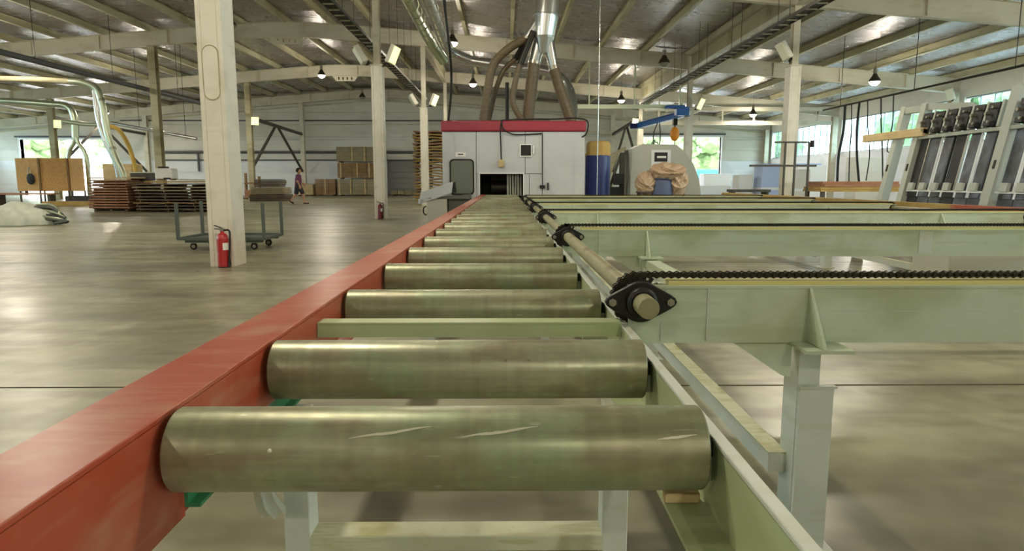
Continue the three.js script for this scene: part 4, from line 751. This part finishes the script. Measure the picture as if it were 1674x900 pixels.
wrapped(18.4, -41.5, 1.6, 2.1, 1.2, M.wrapBlue, 'bluish wrapped load farther back under the windows');
wrapped(12.4, -40, 1.9, 0.8, 1.0, M.wrapWhite, 'low white packages at the sill of the right gate');
wrapped(16.2, -52, 2.0, 1.6, 1.4, M.wallWhite, 'pale stacked load just right of the right gate');
{
  const t = thing('work_bench', 'low dark work bench in front of the white and pale blue wrapped pallets', 'bench', [9.7, 0, -26.6]); part('bench_top', [b6(-0.75, 0.75, 0.76, 0.86, -0.35, 0.35)], M.truckSteel, t); for (const x of [-0.65, 0.65]) part('leg', [b6(x - 0.04, x + 0.04, 0, 0.76, -0.3, 0.3)], M.truckSteel, t);
}

// ---------------------------------------------------------------- left side
// floor truck with four corner posts on casters
{
  const t = thing('platform_truck', 'grey low platform truck with four corner posts on casters behind the thick column', 'cart', [-4.77, 0, -12.1], 0.02);
  const hw = 0.73, hd = 0.5, y = 0.2;
  part('deck_frame', [bar(V(-hw, y, hd), V(hw, y, hd), 0.05, 0.05), bar(V(-hw, y, -hd), V(hw, y, -hd), 0.05, 0.05), bar(V(-hw, y, -hd), V(-hw, y, hd), 0.05, 0.05), bar(V(hw, y, -hd), V(hw, y, hd), 0.05, 0.05)], M.cartSteel, t);
  part('deck_beam', [b6(-hw + 0.1, hw - 0.05, 0.13, 0.185, hd - 0.12, hd - 0.02), b6(-hw + 0.1, hw - 0.05, 0.13, 0.185, -hd + 0.02, -hd + 0.12), b6(-hw + 0.12, hw - 0.08, 0.186, 0.196, -hd + 0.03, hd - 0.03)], M.cartSteel, t);
  for (const sx of [-1, 1]) for (const sz of [-1, 1]) {
    part('post', [rbox(0.05, 0.62, 0.05, 0.005, sx * hw, 0.505, sz * hd)], M.cartSteel, t);
    const c = part('caster', [b6(sx * 0.52 - 0.05, sx * 0.52 + 0.05, 0.115, 0.13, sz * 0.38 - 0.05, sz * 0.38 + 0.05), b6(sx * 0.52 - 0.035, sx * 0.52 - 0.028, 0.05, 0.12, sz * 0.38 - 0.02, sz * 0.38 + 0.03), b6(sx * 0.52 + 0.028, sx * 0.52 + 0.035, 0.05, 0.12, sz * 0.38 - 0.02, sz * 0.38 + 0.03)], M.boltSteel, t);
    part('wheel', [new THREE.TorusGeometry(0.043, 0.019, 10, 24).translate(sx * 0.52, 0.062, sz * 0.38 + 0.02)], M.rubber, c); part('hub', [new THREE.CylinderGeometry(0.03, 0.03, 0.036, 16).rotateX(Math.PI / 2).translate(sx * 0.52, 0.062, sz * 0.38 + 0.02)], M.boltSteel, c);
  }
}
// fire extinguishers
function extinguisher(label, pos, body, s) {
  const t = thing('fire_extinguisher', label, 'extinguisher', pos); t.scale.setScalar(s);
  part('cylinder', [lathe([[0, 0.005], [0.075, 0.005], [0.082, 0.02], [0.082, 0.4], [0.076, 0.44], [0.05, 0.475], [0.026, 0.485], [0.026, 0.51], [0, 0.51]], 28)], body, t); part('base_ring', [new THREE.TorusGeometry(0.075, 0.009, 8, 26).rotateX(Math.PI / 2).translate(0, 0.01, 0)], M.black, t);
  part('valve', [rbox(0.05, 0.05, 0.05, 0.01, 0, 0.53, 0)], M.boltSteel, t); part('lever', [box(0.13, 0.012, 0.025, -0.045, 0.57, 0, 0, 0, -0.35), box(0.12, 0.012, 0.025, -0.045, 0.54, 0, 0, 0, -0.05)], M.darkSteel, t);
  part('hose', [tube([V(0.02, 0.525, 0), V(0.1, 0.52, 0.01), V(0.115, 0.40, 0.03), V(0.1, 0.2, 0.04), V(0.095, 0.12, 0.04)], 0.013, 26, 8)], M.black, t); part('nozzle', [rod(V(0.096, 0.14, 0.04), V(0.093, 0.03, 0.04), 0.015, 10, 0.024)], M.black, t);
  part('label', [new THREE.CylinderGeometry(0.083, 0.083, 0.1, 14, 1, true, 0.35, 1.1).translate(0, 0.3, 0)], M.whiteLabel, t); return t;
}
extinguisher('bright red fire extinguisher standing against the thick cream column', [-3.77, 0, -9.29], M.fireRed, 0.98);
extinguisher('dark red fire extinguisher at the foot of the second cream column', [-3.81, 0, -21.29], M.fireDark, 0.95);
// plank piles: each layer of boards is a thing of its own
const ORD = ['topmost', 'second', 'third', 'fourth', 'fifth', 'sixth', 'seventh', 'eighth', 'ninth', 'tenth', 'eleventh', 'twelfth', 'thirteenth', 'fourteenth', 'fifteenth', 'sixteenth', 'seventeenth', 'eighteenth', 'nineteenth', 'twentieth', 'twenty-first', 'twenty-second', 'twenty-third', 'twenty-fourth'];
function pile(n, x0, x1, z0, z1, y0, th, gap, mt, label, group, wob = 0.06, skewBase = true) {
  for (let k = 0; k < n; k++) {
    const y = y0 + k * (th + gap), a = x0 + rr(-wob, wob), b = x1 + rr(-wob, wob);
    const g = new THREE.BoxGeometry(b - a, th, Math.abs(z1 - z0), 8, 1, 1), p = g.attributes.position, ph = rr(0, 6); for (let i = 0; i < p.count; i++) p.setY(i, p.getY(i) + 0.004 * Math.sin(p.getX(i) * 2 + ph));
    const m = Array.isArray(mt) ? mt[Math.floor(rnd() * mt.length)] : mt;
    const t = thing('wooden_board', label(ORD[n - 1 - k]), 'board', [(a + b) / 2, y + th / 2, (z0 + z1) / 2], rr(-0.008, 0.008), group); part('plank_layer', [g], m, t);
    const st = []; for (let q = 0; q < 4; q++) st.push(b6(-(b - a) / 2 + 0.08 + q * ((b - a) - 0.2) / 3, -(b - a) / 2 + 0.12 + q * ((b - a) - 0.2) / 3, -th / 2 - gap + 0.004, -th / 2 - 0.003, -Math.abs(z1 - z0) / 2 + 0.12, Math.abs(z1 - z0) / 2 - 0.12));
    each('spacer', st, M.woodBrown, t);
  }
}
pile(11, -16.0, -14.52, -26.4, -28.2, 0.14, 0.062, 0.042, M.woodRed, (o) => o + ' board layer from the top of the tidy reddish stack', 'boards of the reddish stack');
solo('pallet', [b6(-15.9, -14.6, 0, 0.035, -26.5, -28.1), b6(-15.9, -14.6, 0.09, 0.105, -26.5, -28.1), b6(-15.9, -15.8, 0.03, 0.1, -26.5, -28.1), b6(-15.3, -15.2, 0.03, 0.1, -26.5, -28.1), b6(-14.7, -14.6, 0.03, 0.1, -26.5, -28.1)], M.woodDark, 'dark low pallet under the reddish board stack', 'pallet');
pile(9, -14.15, -10.85, -26.3, -28.4, 0.085, 0.045, 0.075, [M.woodDark, M.woodGrey, M.woodDark, M.woodBrown], (o) => o + ' plank layer from the top of the long dark pile behind the truck', 'planks of the long dark pile', 0.12);
solo('wooden_board', [rbox(2.9, 0.06, 1.6, 0.006, -12.4, 1.155, -27.3)], M.woodYellow, 'yellow board lying topmost on the long dark pile', 'board');
solo('wooden_board', [rbox(1.9, 0.05, 1.2, 0.006, -15.2, 1.31, -27.2, 0, 0.05)], M.woodPale, 'pale board lying topmost on the reddish stack', 'board');
{
  const t = thing('motor_box', 'white box with a dark slot on top of the long dark plank pile', 'box', [-13.25, 1.22, -27.0]); part('box_body', [rbox(0.68, 0.42, 0.5, 0.04, 0, 0.25, 0)], M.whiteLabel, t); part('box_slot', [b6(0.0, 0.28, 0.03, 0.1, 0.24, 0.256)], M.black, t); part('box_foot', [b6(-0.3, -0.22, 0, 0.05, -0.2, 0.2), b6(0.22, 0.3, 0, 0.05, -0.2, 0.2)], M.woodBrown, t); part('box_top', [rbox(0.3, 0.1, 0.3, 0.02, -0.1, 0.48, 0)], M.darkSteel, t);
  const g = thing('parts_crate', 'dark green crate on the plank pile beside the white box', 'crate', [-14.5, 1.18, -27.6]); part('crate_body', [rbox(0.75, 0.3, 0.5, 0.02, 0, 0.18, 0)], M.truckSteel, g); part('crate_rim', [rbox(0.8, 0.05, 0.55, 0.015, 0, 0.34, 0)], M.silverGreen, g);
  solo('steel_sheet', [box(1.7, 0.05, 0.9, -11.9, 1.225, -27.2, 0, 0.1, -0.02)], M.silverGreen, 'grey-green sheet lying on the right end of the long dark pile', 'sheet');
}
{ // boards screen
  const t = thing('board_screen', 'folding screen of three chipboard panels on thin legs by the left gate', 'screen'); const xs = [-25.7, -24.25, -23.0, -21.95], zs = [-36.2, -35.9, -36.3, -35.9];
  for (let k = 0; k < 3; k++) { const a = V(xs[k], 0, zs[k]), b = V(xs[k + 1], 0, zs[k + 1]), ang = Math.atan2(-(b.z - a.z), b.x - a.x), w = a.distanceTo(b), c = a.clone().add(b).multiplyScalar(0.5); part('panel', [box(w - 0.03, 1.72, 0.03, c.x, 1.52, c.z, 0, ang, 0)], M.osb, t); for (const q of [0.08, 0.92]) part('leg', [b6(a.x + (b.x - a.x) * q - 0.035, a.x + (b.x - a.x) * q + 0.035, 0, 0.7, a.z + (b.z - a.z) * q - 0.08, a.z + (b.z - a.z) * q - 0.02)], M.truckSteel, t); }
  each('edge_batten', [rbox(0.1, 1.72, 0.08, 0.01, xs[1], 1.52, zs[1] + 0.05), rbox(0.1, 1.72, 0.08, 0.01, xs[2], 1.52, zs[2] + 0.05)], M.woodBrown, t);
  const b = thing('hanging_bag', 'dark bag hanging on the chipboard screen', 'bag', [-24.75, 0, -35.85]); part('bag_body', [blob(0.2, 0.28, 0.1, 0.05, 4, 4, 0.5).translate(0.02, 1.3, 0.0)], M.panelDark, b); part('strap', [tube([V(-0.1, 1.45, 0), V(-0.03, 1.9, 0.0), V(0.1, 1.5, 0)], 0.02, 20, 6)], M.cabinetGrey, b); part('peg', [rod(V(-0.03, 1.88, -0.12), V(-0.03, 1.88, 0.03), 0.012, 6)], M.darkSteel, b);
}
{ // tarpaulin over a low heap, hoses at its end, pallet at its left
  const g = new THREE.SphereGeometry(1, 64, 32, 0, Math.PI * 2, 0, Math.PI / 2), p = g.attributes.position;
  for (let i = 0; i < p.count; i++) { const x = p.getX(i), y = p.getY(i), z = p.getZ(i), a = Math.atan2(z, x); const f = 1 + 0.09 * Math.sin(a * 7) * (1 - y) + 0.05 * Math.sin(a * 13 + 1) * (1 - y) + 0.06 * Math.sin(x * 6 + z * 4); p.setXYZ(i, x * f * 0.95, Math.pow(Math.max(y, 0), 0.75) * (0.56 + 0.05 * Math.sin(x * 7 + 1) + 0.04 * Math.sin(z * 9)) + 0.01, z * f * 0.75); }
  g.computeVertexNormals(); const t = solo('tarpaulin', [g], M.tarp, 'pale crumpled tarpaulin covering a low heap on the floor at the far left', 'tarpaulin'); t.position.set(-13.3, 0, -18.7);
  const h = thing('hose_bundle', 'dark twisted hose bundle coming out of the pale tarpaulin', 'hose', [-12.35, 0, -18.6]);
  for (let k = 0; k < 9; k++) { const y = 0.08 + 0.05 * k, dz = rr(-0.25, 0.25), e = 0.5 - 0.03 * k; part('hose', [tube([V(-0.45, y + 0.05, dz), V(-0.1, y + rr(0, 0.06), dz + rr(-0.1, 0.1)), V(e * 0.7, y * 0.8 + 0.02, dz * 0.6), V(e, y * 0.5 + 0.04, rr(-0.1, 0.1)), V(e * 0.6, 0.05, dz + 0.1)], 0.035, 30, 8)], [M.panelDark, M.cartSteel, M.silverGreen][k % 3], h); }
  const q = thing('pallet', 'yellowish low pallet left of the pale tarpaulin', 'pallet', [-15.0, 0, -18.2]); part('pallet_deck', [b6(-0.6, 0.6, 0.2, 0.24, -0.5, 0.5)], M.woodYellow, q); part('pallet_block', [b6(-0.55, -0.45, 0, 0.2, -0.45, 0.45), b6(0.4, 0.5, 0, 0.2, -0.45, 0.45)], M.woodDark, q); part('pallet_load', [blob(0.55, 0.2, 0.45, 0.06, 5, 4, 2).translate(0, 0.4, 0)], M.woodPale, q);
  // low benches and boards under the screen
  solo('wooden_board', [rbox(3.2, 0.2, 0.8, 0.01, -20.8, 0.1, -33.5)], M.woodYellow, 'low yellowish timber lying on the floor right of the chipboard screen', 'board');
  const w = thing('bench', 'low bench with boards in front of the chipboard screen legs', 'bench', [-23.6, 0, -34]); part('bench_top', [b6(-1.6, 1.3, 0.52, 0.6, -0.3, 0.3)], M.woodRed, w); for (const x of [-1.4, 1.1]) part('leg', [b6(x - 0.05, x + 0.05, 0, 0.52, -0.25, 0.25)], M.truckSteel, w);
  wrapped(-19.3, -34.8, 1.5, 1.9, 1.0, M.woodPale, 'pale stacked board load right of the chipboard screen');
}
// lumber bundles at the back wall
function bundle(x0, x1, y0, y1, z, m, label, straps) {
  const t = thing('lumber_bundle', label, 'lumber bundle'), g = [], n = Math.round((y1 - y0) / 0.1), h = (y1 - y0) / n; for (let k = 0; k < n; k++) for (let q = 0; q < 3; q++) { const w = (x1 - x0) / 3; g.push(b6(x0 + q * w + 0.01, x0 + (q + 1) * w - rr(0.01, 0.03), y0 + k * h + 0.006, y0 + (k + 1) * h - 0.008, z + rr(-0.02, 0.02), z - 1.2)); }
  const s = part('board_stock', g, m, t); s.userData.kind = 'stuff'; for (const u of straps) part('strap', [b6(x0 + u * (x1 - x0) - 0.045, x0 + u * (x1 - x0) + 0.045, y0, y1, z + 0.045, z + 0.025)], M.woodPale, t);
  each('bearer', [b6(x0 + 0.2, x0 + 0.3, y0 - 0.09, y0, z, z - 1.2), b6(x1 - 0.3, x1 - 0.2, y0 - 0.09, y0, z, z - 1.2)], M.woodDark, t);
}
bundle(-13.6, -9.95, 0.09, 1.36, -55.6, M.woodGrey, 'lowest strapped lumber bundle of the stack left of the second cream column', [0.05, 0.3, 0.62, 0.95]);
bundle(-13.55, -9.95, 1.46, 2.66, -55.6, M.woodBrown, 'middle strapped lumber bundle of the stack left of the second cream column', [0.08, 0.45, 0.72]);
bundle(-13.6, -9.95, 2.78, 3.95, -55.6, M.woodGrey, 'topmost strapped lumber bundle of the stack left of the second cream column', [0.35, 0.63, 0.95]);
bundle(-15.4, -13.75, 0.09, 1.36, -55.6, M.woodBrown, 'low brown lumber bundle right of the walking man', [0.5]);
bundle(-17.0, -15.55, 0.09, 0.95, -55.5, M.woodPale, 'low pale crate-like lumber bundle just behind the walking man', [0.3, 0.7]);
bundle(-9.4, -7.6, 0.09, 0.42, -56.2, M.woodGrey, 'small low lumber pile before the dark grey door', [0.4]);
// weathered plank pile left of the walking man
for (const [y, a, b, m, l] of [[0.0, -15.0, -12.9, M.woodDark, 'lowest'], [0.42, -14.9, -13.0, M.woodGrey, 'middle'], [0.84, -14.7, -13.3, M.woodDark, 'topmost']]) solo('plank_bundle', [...Array(4).keys()].map((k) => box(b - a + rr(-0.1, 0.1), 0.09, 1.6, (a + b) / 2 + rr(-0.05, 0.05), y + 0.05 + k * 0.1, -41 + rr(-0.05, 0.05))), m, l + ' bundle of the weathered plank pile left of the walking man', 'plank bundle');
solo('steel_sheet', [rbox(1.5, 0.05, 1.0, 0.01, -14.0, 1.275, -41)], M.cabinetDark, 'dark grey sheet on the weathered plank pile left of the walking man', 'sheet');
// tall yellow stack of wavy planks left of the machine
for (let k = 0; k < 24; k++) {
  const y = 0.0 + k * 0.173; const g = new THREE.BoxGeometry(1.95, 0.09, 1.4, 16, 1, 2), p = g.attributes.position, ph = rr(0, 6), am = rr(0.01, 0.035); for (let i = 0; i < p.count; i++) p.setY(i, p.getY(i) + am * Math.sin(p.getX(i) * 5 + ph));
  const t = thing('wooden_board', ORD[23 - k] + ' wavy plank layer from the top of the tall yellow stack', 'board', [-4.35 + rr(-0.06, 0.06), y + 0.09, -41.2], 0, 'planks of the tall yellow stack'); part('plank_layer', [g], [M.woodYellow, M.woodYellow, M.woodBrown, M.woodRed][k % 4 === 3 ? Math.floor(rr(2, 4)) : 0], t); part('spacer', [-0.85, -0.1, 0.7].map((x) => b6(x, x + 0.12, -0.11, -0.045, -0.68, 0.68)), M.woodDark, t);
}
// dust pipes on the left
{
  const t = thing('dust_pipe', 'silver-green twin dust pipe with a bend coming down behind the reddish stack', 'duct');
  part('pipe_run', [tube([V(-18.6, 5.42, -30), V(-18.1, 5.38, -30), V(-17.5, 5.15, -30), V(-17.3, 4.6, -30), V(-17.15, 3.2, -30), V(-16.9, 2.2, -30), V(-16.6, 1.4, -30), V(-16.6, 0.4, -30)], 0.14, 70, 14)], M.silverGreen, t); part('pipe_run', [tube([V(-17.75, 5.1, -30.3), V(-17.7, 4.0, -30.3), V(-17.45, 2.9, -30.3), V(-17.1, 2.0, -30.3), V(-16.95, 0.4, -30.3)], 0.1, 50, 12)], M.silver, t); part('floor_stub', [rbox(0.8, 0.45, 0.6, 0.03, -16.75, 0.225, -30.15)], M.truckSteel, t);
  each('clamp_ring', [rod(V(-17.32, 4.7, -30), V(-17.29, 4.6, -30), 0.155, 14), rod(V(-17.0, 2.65, -30), V(-16.97, 2.55, -30), 0.155, 14)], M.boltSteel, t);
  part('pipe_run', [tube([V(-27, 5.6, -30), V(-20, 5.5, -30), V(-18.4, 5.41, -30)], 0.12, 30, 12)], M.steelOlive, t);
  const f = thing('dust_pipe', 'forked silver-green dust pipe in front of the bright left gate', 'duct');
  part('pipe_run', [tube([V(-29, 5.55, -36.9), V(-24.2, 5.25, -36.9), V(-23.1, 5.1, -36.9), V(-22.85, 4.7, -36.9), V(-22.85, 3.5, -36.9)], 0.17, 40, 14)], M.silverGreen, f); for (const s of [-1, 1]) part('pipe_leg', [tube([V(-22.85, 3.6, -36.9), V(-22.85 + s * 0.12, 3.2, -36.9), V(-22.85 + s * 0.42, 2.7, -36.9), V(-22.85 + s * 0.5, 0.3, -36.9)], 0.11, 30, 12)], M.silverGreen, f); part('floor_stub', [rbox(1.4, 0.4, 0.5, 0.03, -22.85, 0.2, -36.9)], M.truckSteel, f);
  const y = thing('dust_hose', 'yellow hose drooping beside the silver-green twin pipe', 'hose'); part('hose_tube', [hose([V(-19.6, 3.9, -34), V(-19.0, 3.75, -34), V(-18.6, 3.2, -34), V(-18.3, 2.2, -34), V(-18.2, 1.2, -34), V(-18.2, 0.2, -34)], 0.105, 60, 10, 0.05)], M.hoseYellow, y); part('hose_branch', [tube([V(-19.6, 3.9, -34), V(-20.5, 3.95, -34), V(-21.6, 4.1, -34)], 0.1, 16, 10)], M.silverGreen, y);
  const l = thing('overhead_duct', 'long dark duct running under the roof along the left column row', 'duct'); part('duct_tube', rod(V(-17.3, 5.6, -19), V(-17.3, 5.6, -45), 0.11, 14), M.pipeGrey, l); each('hanger_rod', [-21, -26, -31, -37, -43].map((z) => rod(V(-17.3, 5.6, z), V(-17.3, deckY(-17.3) - 0.06, z), 0.012, 6)), M.darkSteel, l);
  const n = thing('overhead_duct', 'pale straight pipe between the forked pipe and the twin pipe', 'duct'); part('duct_tube', rod(V(-21.5, 4.35, -38), V(-16.9, 3.5, -38), 0.09, 12), M.silver, n); each('hanger_rod', [rod(V(-20, 4.1, -38), V(-20, deckY(-20) - 0.06, -38), 0.012, 6), rod(V(-17.5, 3.6, -38), V(-17.5, deckY(-17.5) - 0.06, -38), 0.012, 6)], M.darkSteel, n);
}
{ // narrow crate at the foot of the olive column
  const t = thing('tool_rack', 'brown wooden rack leaning at the foot of the olive column behind the thick column', 'rack', [-16.5, 0, -44.9]); part('rack_post', [b6(-0.5, -0.38, 0, 1.7, -0.1, 0.1), b6(0.38, 0.5, 0, 1.5, -0.1, 0.1)], M.woodBrown, t); part('rack_shelf', [b6(-0.5, 0.5, 0.1, 0.6, -0.2, 0.2)], M.woodRed, t); part('rack_shelf', [b6(-0.5, 0.5, 1.0, 1.1, -0.2, 0.2)], M.woodBrown, t);
}
// ---------------------------------------------------------------- the walking man
function flesh(bones, lo, size, res, k = 30) {                          // marching cubes over smoothly joined capsules
  const mc = new MarchingCubes(res, M.skin, false, false, 200000); mc.isolation = 0; const f = mc.field, h = res / 2;
  for (let z = 0; z < res; z++) for (let y = 0; y < res; y++) for (let x = 0; x < res; x++) {
    const px = lo[0] + size * ((x - h) / h + 1) / 2, py = lo[1] + size * ((y - h) / h + 1) / 2, pz = lo[2] + size * ((z - h) / h + 1) / 2; let s = 0;
    for (const [a, b, ra, rb] of bones) { const bx = b[0] - a[0], by = b[1] - a[1], bz = b[2] - a[2], l2 = bx * bx + by * by + bz * bz + 1e-9; const t = clamp(((px - a[0]) * bx + (py - a[1]) * by + (pz - a[2]) * bz) / l2); const d = Math.hypot(px - a[0] - bx * t, py - a[1] - by * t, pz - a[2] - bz * t) - (ra + (rb - ra) * t); s += Math.exp(-k * d); }
    f[x + y * res + z * res * res] = Math.log(s + 1e-30) / k;
  }
  mc.update(); const n = mc.count, pos = mc.positionArray.slice(0, n * 3), nor = mc.normalArray.slice(0, n * 3); for (let i = 0; i < pos.length; i += 3) for (let c = 0; c < 3; c++) pos[i + c] = lo[c] + size * (pos[i + c] + 1) / 2;
  const g = new THREE.BufferGeometry(); g.setAttribute('position', new THREE.BufferAttribute(pos, 3)); g.setAttribute('normal', new THREE.BufferAttribute(nor, 3)); return g;
}
{
  const t = thing('person', 'man in a purple t-shirt and dark shorts walking past the stacked lumber', 'person', [-10.7, 0, -35.6], 0.5); t.scale.setScalar(1.03);
  // walks towards local +x, local z to his right
  const hip = [0, 0.93, 0], lo = [-1, -0.06, -1], sz = 2;
  const legs = [[[0.02, 0.92, 0.09], [0.2, 0.52, 0.1], 0.088, 0.06], [[0.2, 0.52, 0.1], [0.26, 0.1, 0.1], 0.058, 0.038], [[0.26, 0.06, 0.1], [0.42, 0.045, 0.11], 0.04, 0.035], [[-0.02, 0.92, -0.09], [-0.1, 0.5, -0.09], 0.088, 0.06], [[-0.1, 0.5, -0.09], [-0.38, 0.16, -0.1], 0.058, 0.038], [[-0.38, 0.14, -0.1], [-0.27, 0.05, -0.1], 0.04, 0.036]];
  const arms = [[[0.03, 1.42, 0.19], [-0.08, 1.15, 0.25], 0.052, 0.042], [[-0.08, 1.15, 0.25], [0.02, 0.92, 0.26], 0.04, 0.03], [[0.03, 1.42, -0.19], [0.1, 1.15, -0.25], 0.052, 0.042], [[0.1, 1.15, -0.25], [0.3, 1.02, -0.22], 0.04, 0.03]];
  const hands = []; for (const [x, y, z] of [[0.03, 0.88, 0.262], [0.34, 1.0, -0.215]]) { hands.push([[x, y + 0.02, z], [x + 0.012, y - 0.03, z], 0.026, 0.026], [[x + 0.02, y + 0.01, z], [x + 0.05, y - 0.03, z], 0.011, 0.009]); for (let q = 0; q < 4; q++) hands.push([[x - 0.025 + q * 0.017, y - 0.03, z], [x - 0.018 + q * 0.018, y - 0.095 + Math.abs(q - 1.6) * 0.008, z + 0.005], 0.009, 0.008]); }
  const torso = [[[0, 0.95, 0], [0.02, 1.2, 0], 0.14, 0.13], [[0.02, 1.2, 0.06], [0.03, 1.38, 0.09], 0.12, 0.1], [[0.02, 1.2, -0.06], [0.03, 1.38, -0.09], 0.12, 0.1], [[0.03, 1.4, -0.14], [0.03, 1.4, 0.14], 0.06, 0.06]];
  const head = [[[0.03, 1.42, 0], [0.05, 1.56, 0], 0.055, 0.052], [[0.05, 1.66, 0], [0.06, 1.7, 0], 0.088, 0.092], [[0.09, 1.59, 0], [0.08, 1.62, 0], 0.052, 0.065], [[0.148, 1.645, 0], [0.168, 1.63, 0], 0.012, 0.016], [[0.05, 1.64, 0.09], [0.05, 1.67, 0.09], 0.016, 0.02], [[0.05, 1.64, -0.09], [0.05, 1.67, -0.09], 0.016, 0.02]];
  part('body', [flesh([...legs, ...arms, ...torso, ...head, ...hands], lo, sz, 120, 45)], M.skin, t);
  part('shirt', [flesh([...torso.map(([a, b, r, q]) => [a, b, r + 0.022, q + 0.022]), ...arms.filter((_, i) => i % 2 === 0).map(([a, b, r, q]) => [a, [a[0] + (b[0] - a[0]) * 0.75, a[1] + (b[1] - a[1]) * 0.75, a[2] + (b[2] - a[2]) * 0.75], r + 0.028, q + 0.03])], lo, sz, 90, 45)], M.purpleShirt, t, 'purple t-shirt');
  part('shorts', [flesh([[[0, 0.97, -0.05], [0, 0.97, 0.05], 0.125, 0.125], ...[0, 3].map((i) => { const [a, b, r, q] = legs[i]; return [a, [a[0] + (b[0] - a[0]) * 0.85, a[1] + (b[1] - a[1]) * 0.85, a[2] + (b[2] - a[2]) * 0.85], r + 0.035, q + 0.05]; })], lo, sz, 90, 45)], M.darkShorts, t, 'dark shorts');
  part('hair', [flesh([[[0.03, 1.7, 0], [0.05, 1.735, 0], 0.098, 0.092], [[0.0, 1.66, 0], [0.01, 1.7, 0], 0.075, 0.085]], [-0.3, 1.4, -0.3], 0.6, 48, 60)], M.hairDark, t, 'short dark hair');
  part('shoe', [flesh([[[0.25, 0.035, 0.1], [0.44, 0.03, 0.11], 0.05, 0.042]], [-0.1, -0.3, -0.3], 0.8, 50, 60)], M.shoeDark, t); part('shoe', [flesh([[[-0.4, 0.15, -0.1], [-0.27, 0.045, -0.1], 0.05, 0.044]], [-0.8, -0.3, -0.5], 0.8, 50, 60)], M.shoeDark, t);
}
// ---------------------------------------------------------------- outside
function tree(x, z, h, r, m, label) {
  const t = thing('tree', label, 'tree', [x, -0.2, z]); part('trunk', [rod(V(0, 0, 0), V(0, h * 0.5, 0), 0.22, 9, 0.12)], M.bark, t); const g = [];
  for (let k = 0; k < 26; k++) { const a = rr(0, 6.28), q = Math.sqrt(rnd()) * r, y = h * (0.3 + 0.65 * rnd()), s = r * rr(0.25, 0.45) * (1.15 - 0.5 * Math.abs(y / h - 0.55)); g.push(blob(s, s * 0.85, s, 0.13, 6, 3, k).translate(q * Math.cos(a), y, q * Math.sin(a))); }
  part('foliage', g, m, t);
}
tree(18.0, -86, 12, 4, M.leafB, 'tall tree seen in the left half of the right gate'); tree(24.5, -80, 11, 3.4, M.leafA, 'green tree filling the middle of the right gate'); tree(33, -86, 13, 4.2, M.leafB, 'pale green tree at the right edge of the right gate');
tree(-52, -92, 10, 4, M.leafB, 'pale tree beyond the left gate, left'); tree(-62, -88, 11, 4.4, M.leafA, 'tree beyond the far left end of the left gate');
tree(42, -44, 11, 4.2, M.leafA, 'tree behind the window wall near the hanging cables'); tree(40, -33, 9, 3.8, M.leafB, 'tree behind the windows left of the clamp rack'); tree(44, -56, 12, 4.4, M.leafB, 'tree behind the farthest windows'); tree(41, -24, 11, 4.2, M.leafA, 'tree behind the windows above the clamp rack'); tree(43, -66, 12, 4.4, M.leafA, 'tree beyond the far corner of the window wall');
wrapped(21.4, -69, 4.2, 2.4, 2, M.wrapTeal, 'turquoise covered load standing outside the right gate'); scene.getObjectByName('wrapped_pallet_010') && (scene.getObjectByName('wrapped_pallet_010').position.y = -0.2);

renderer.render(scene, camera);
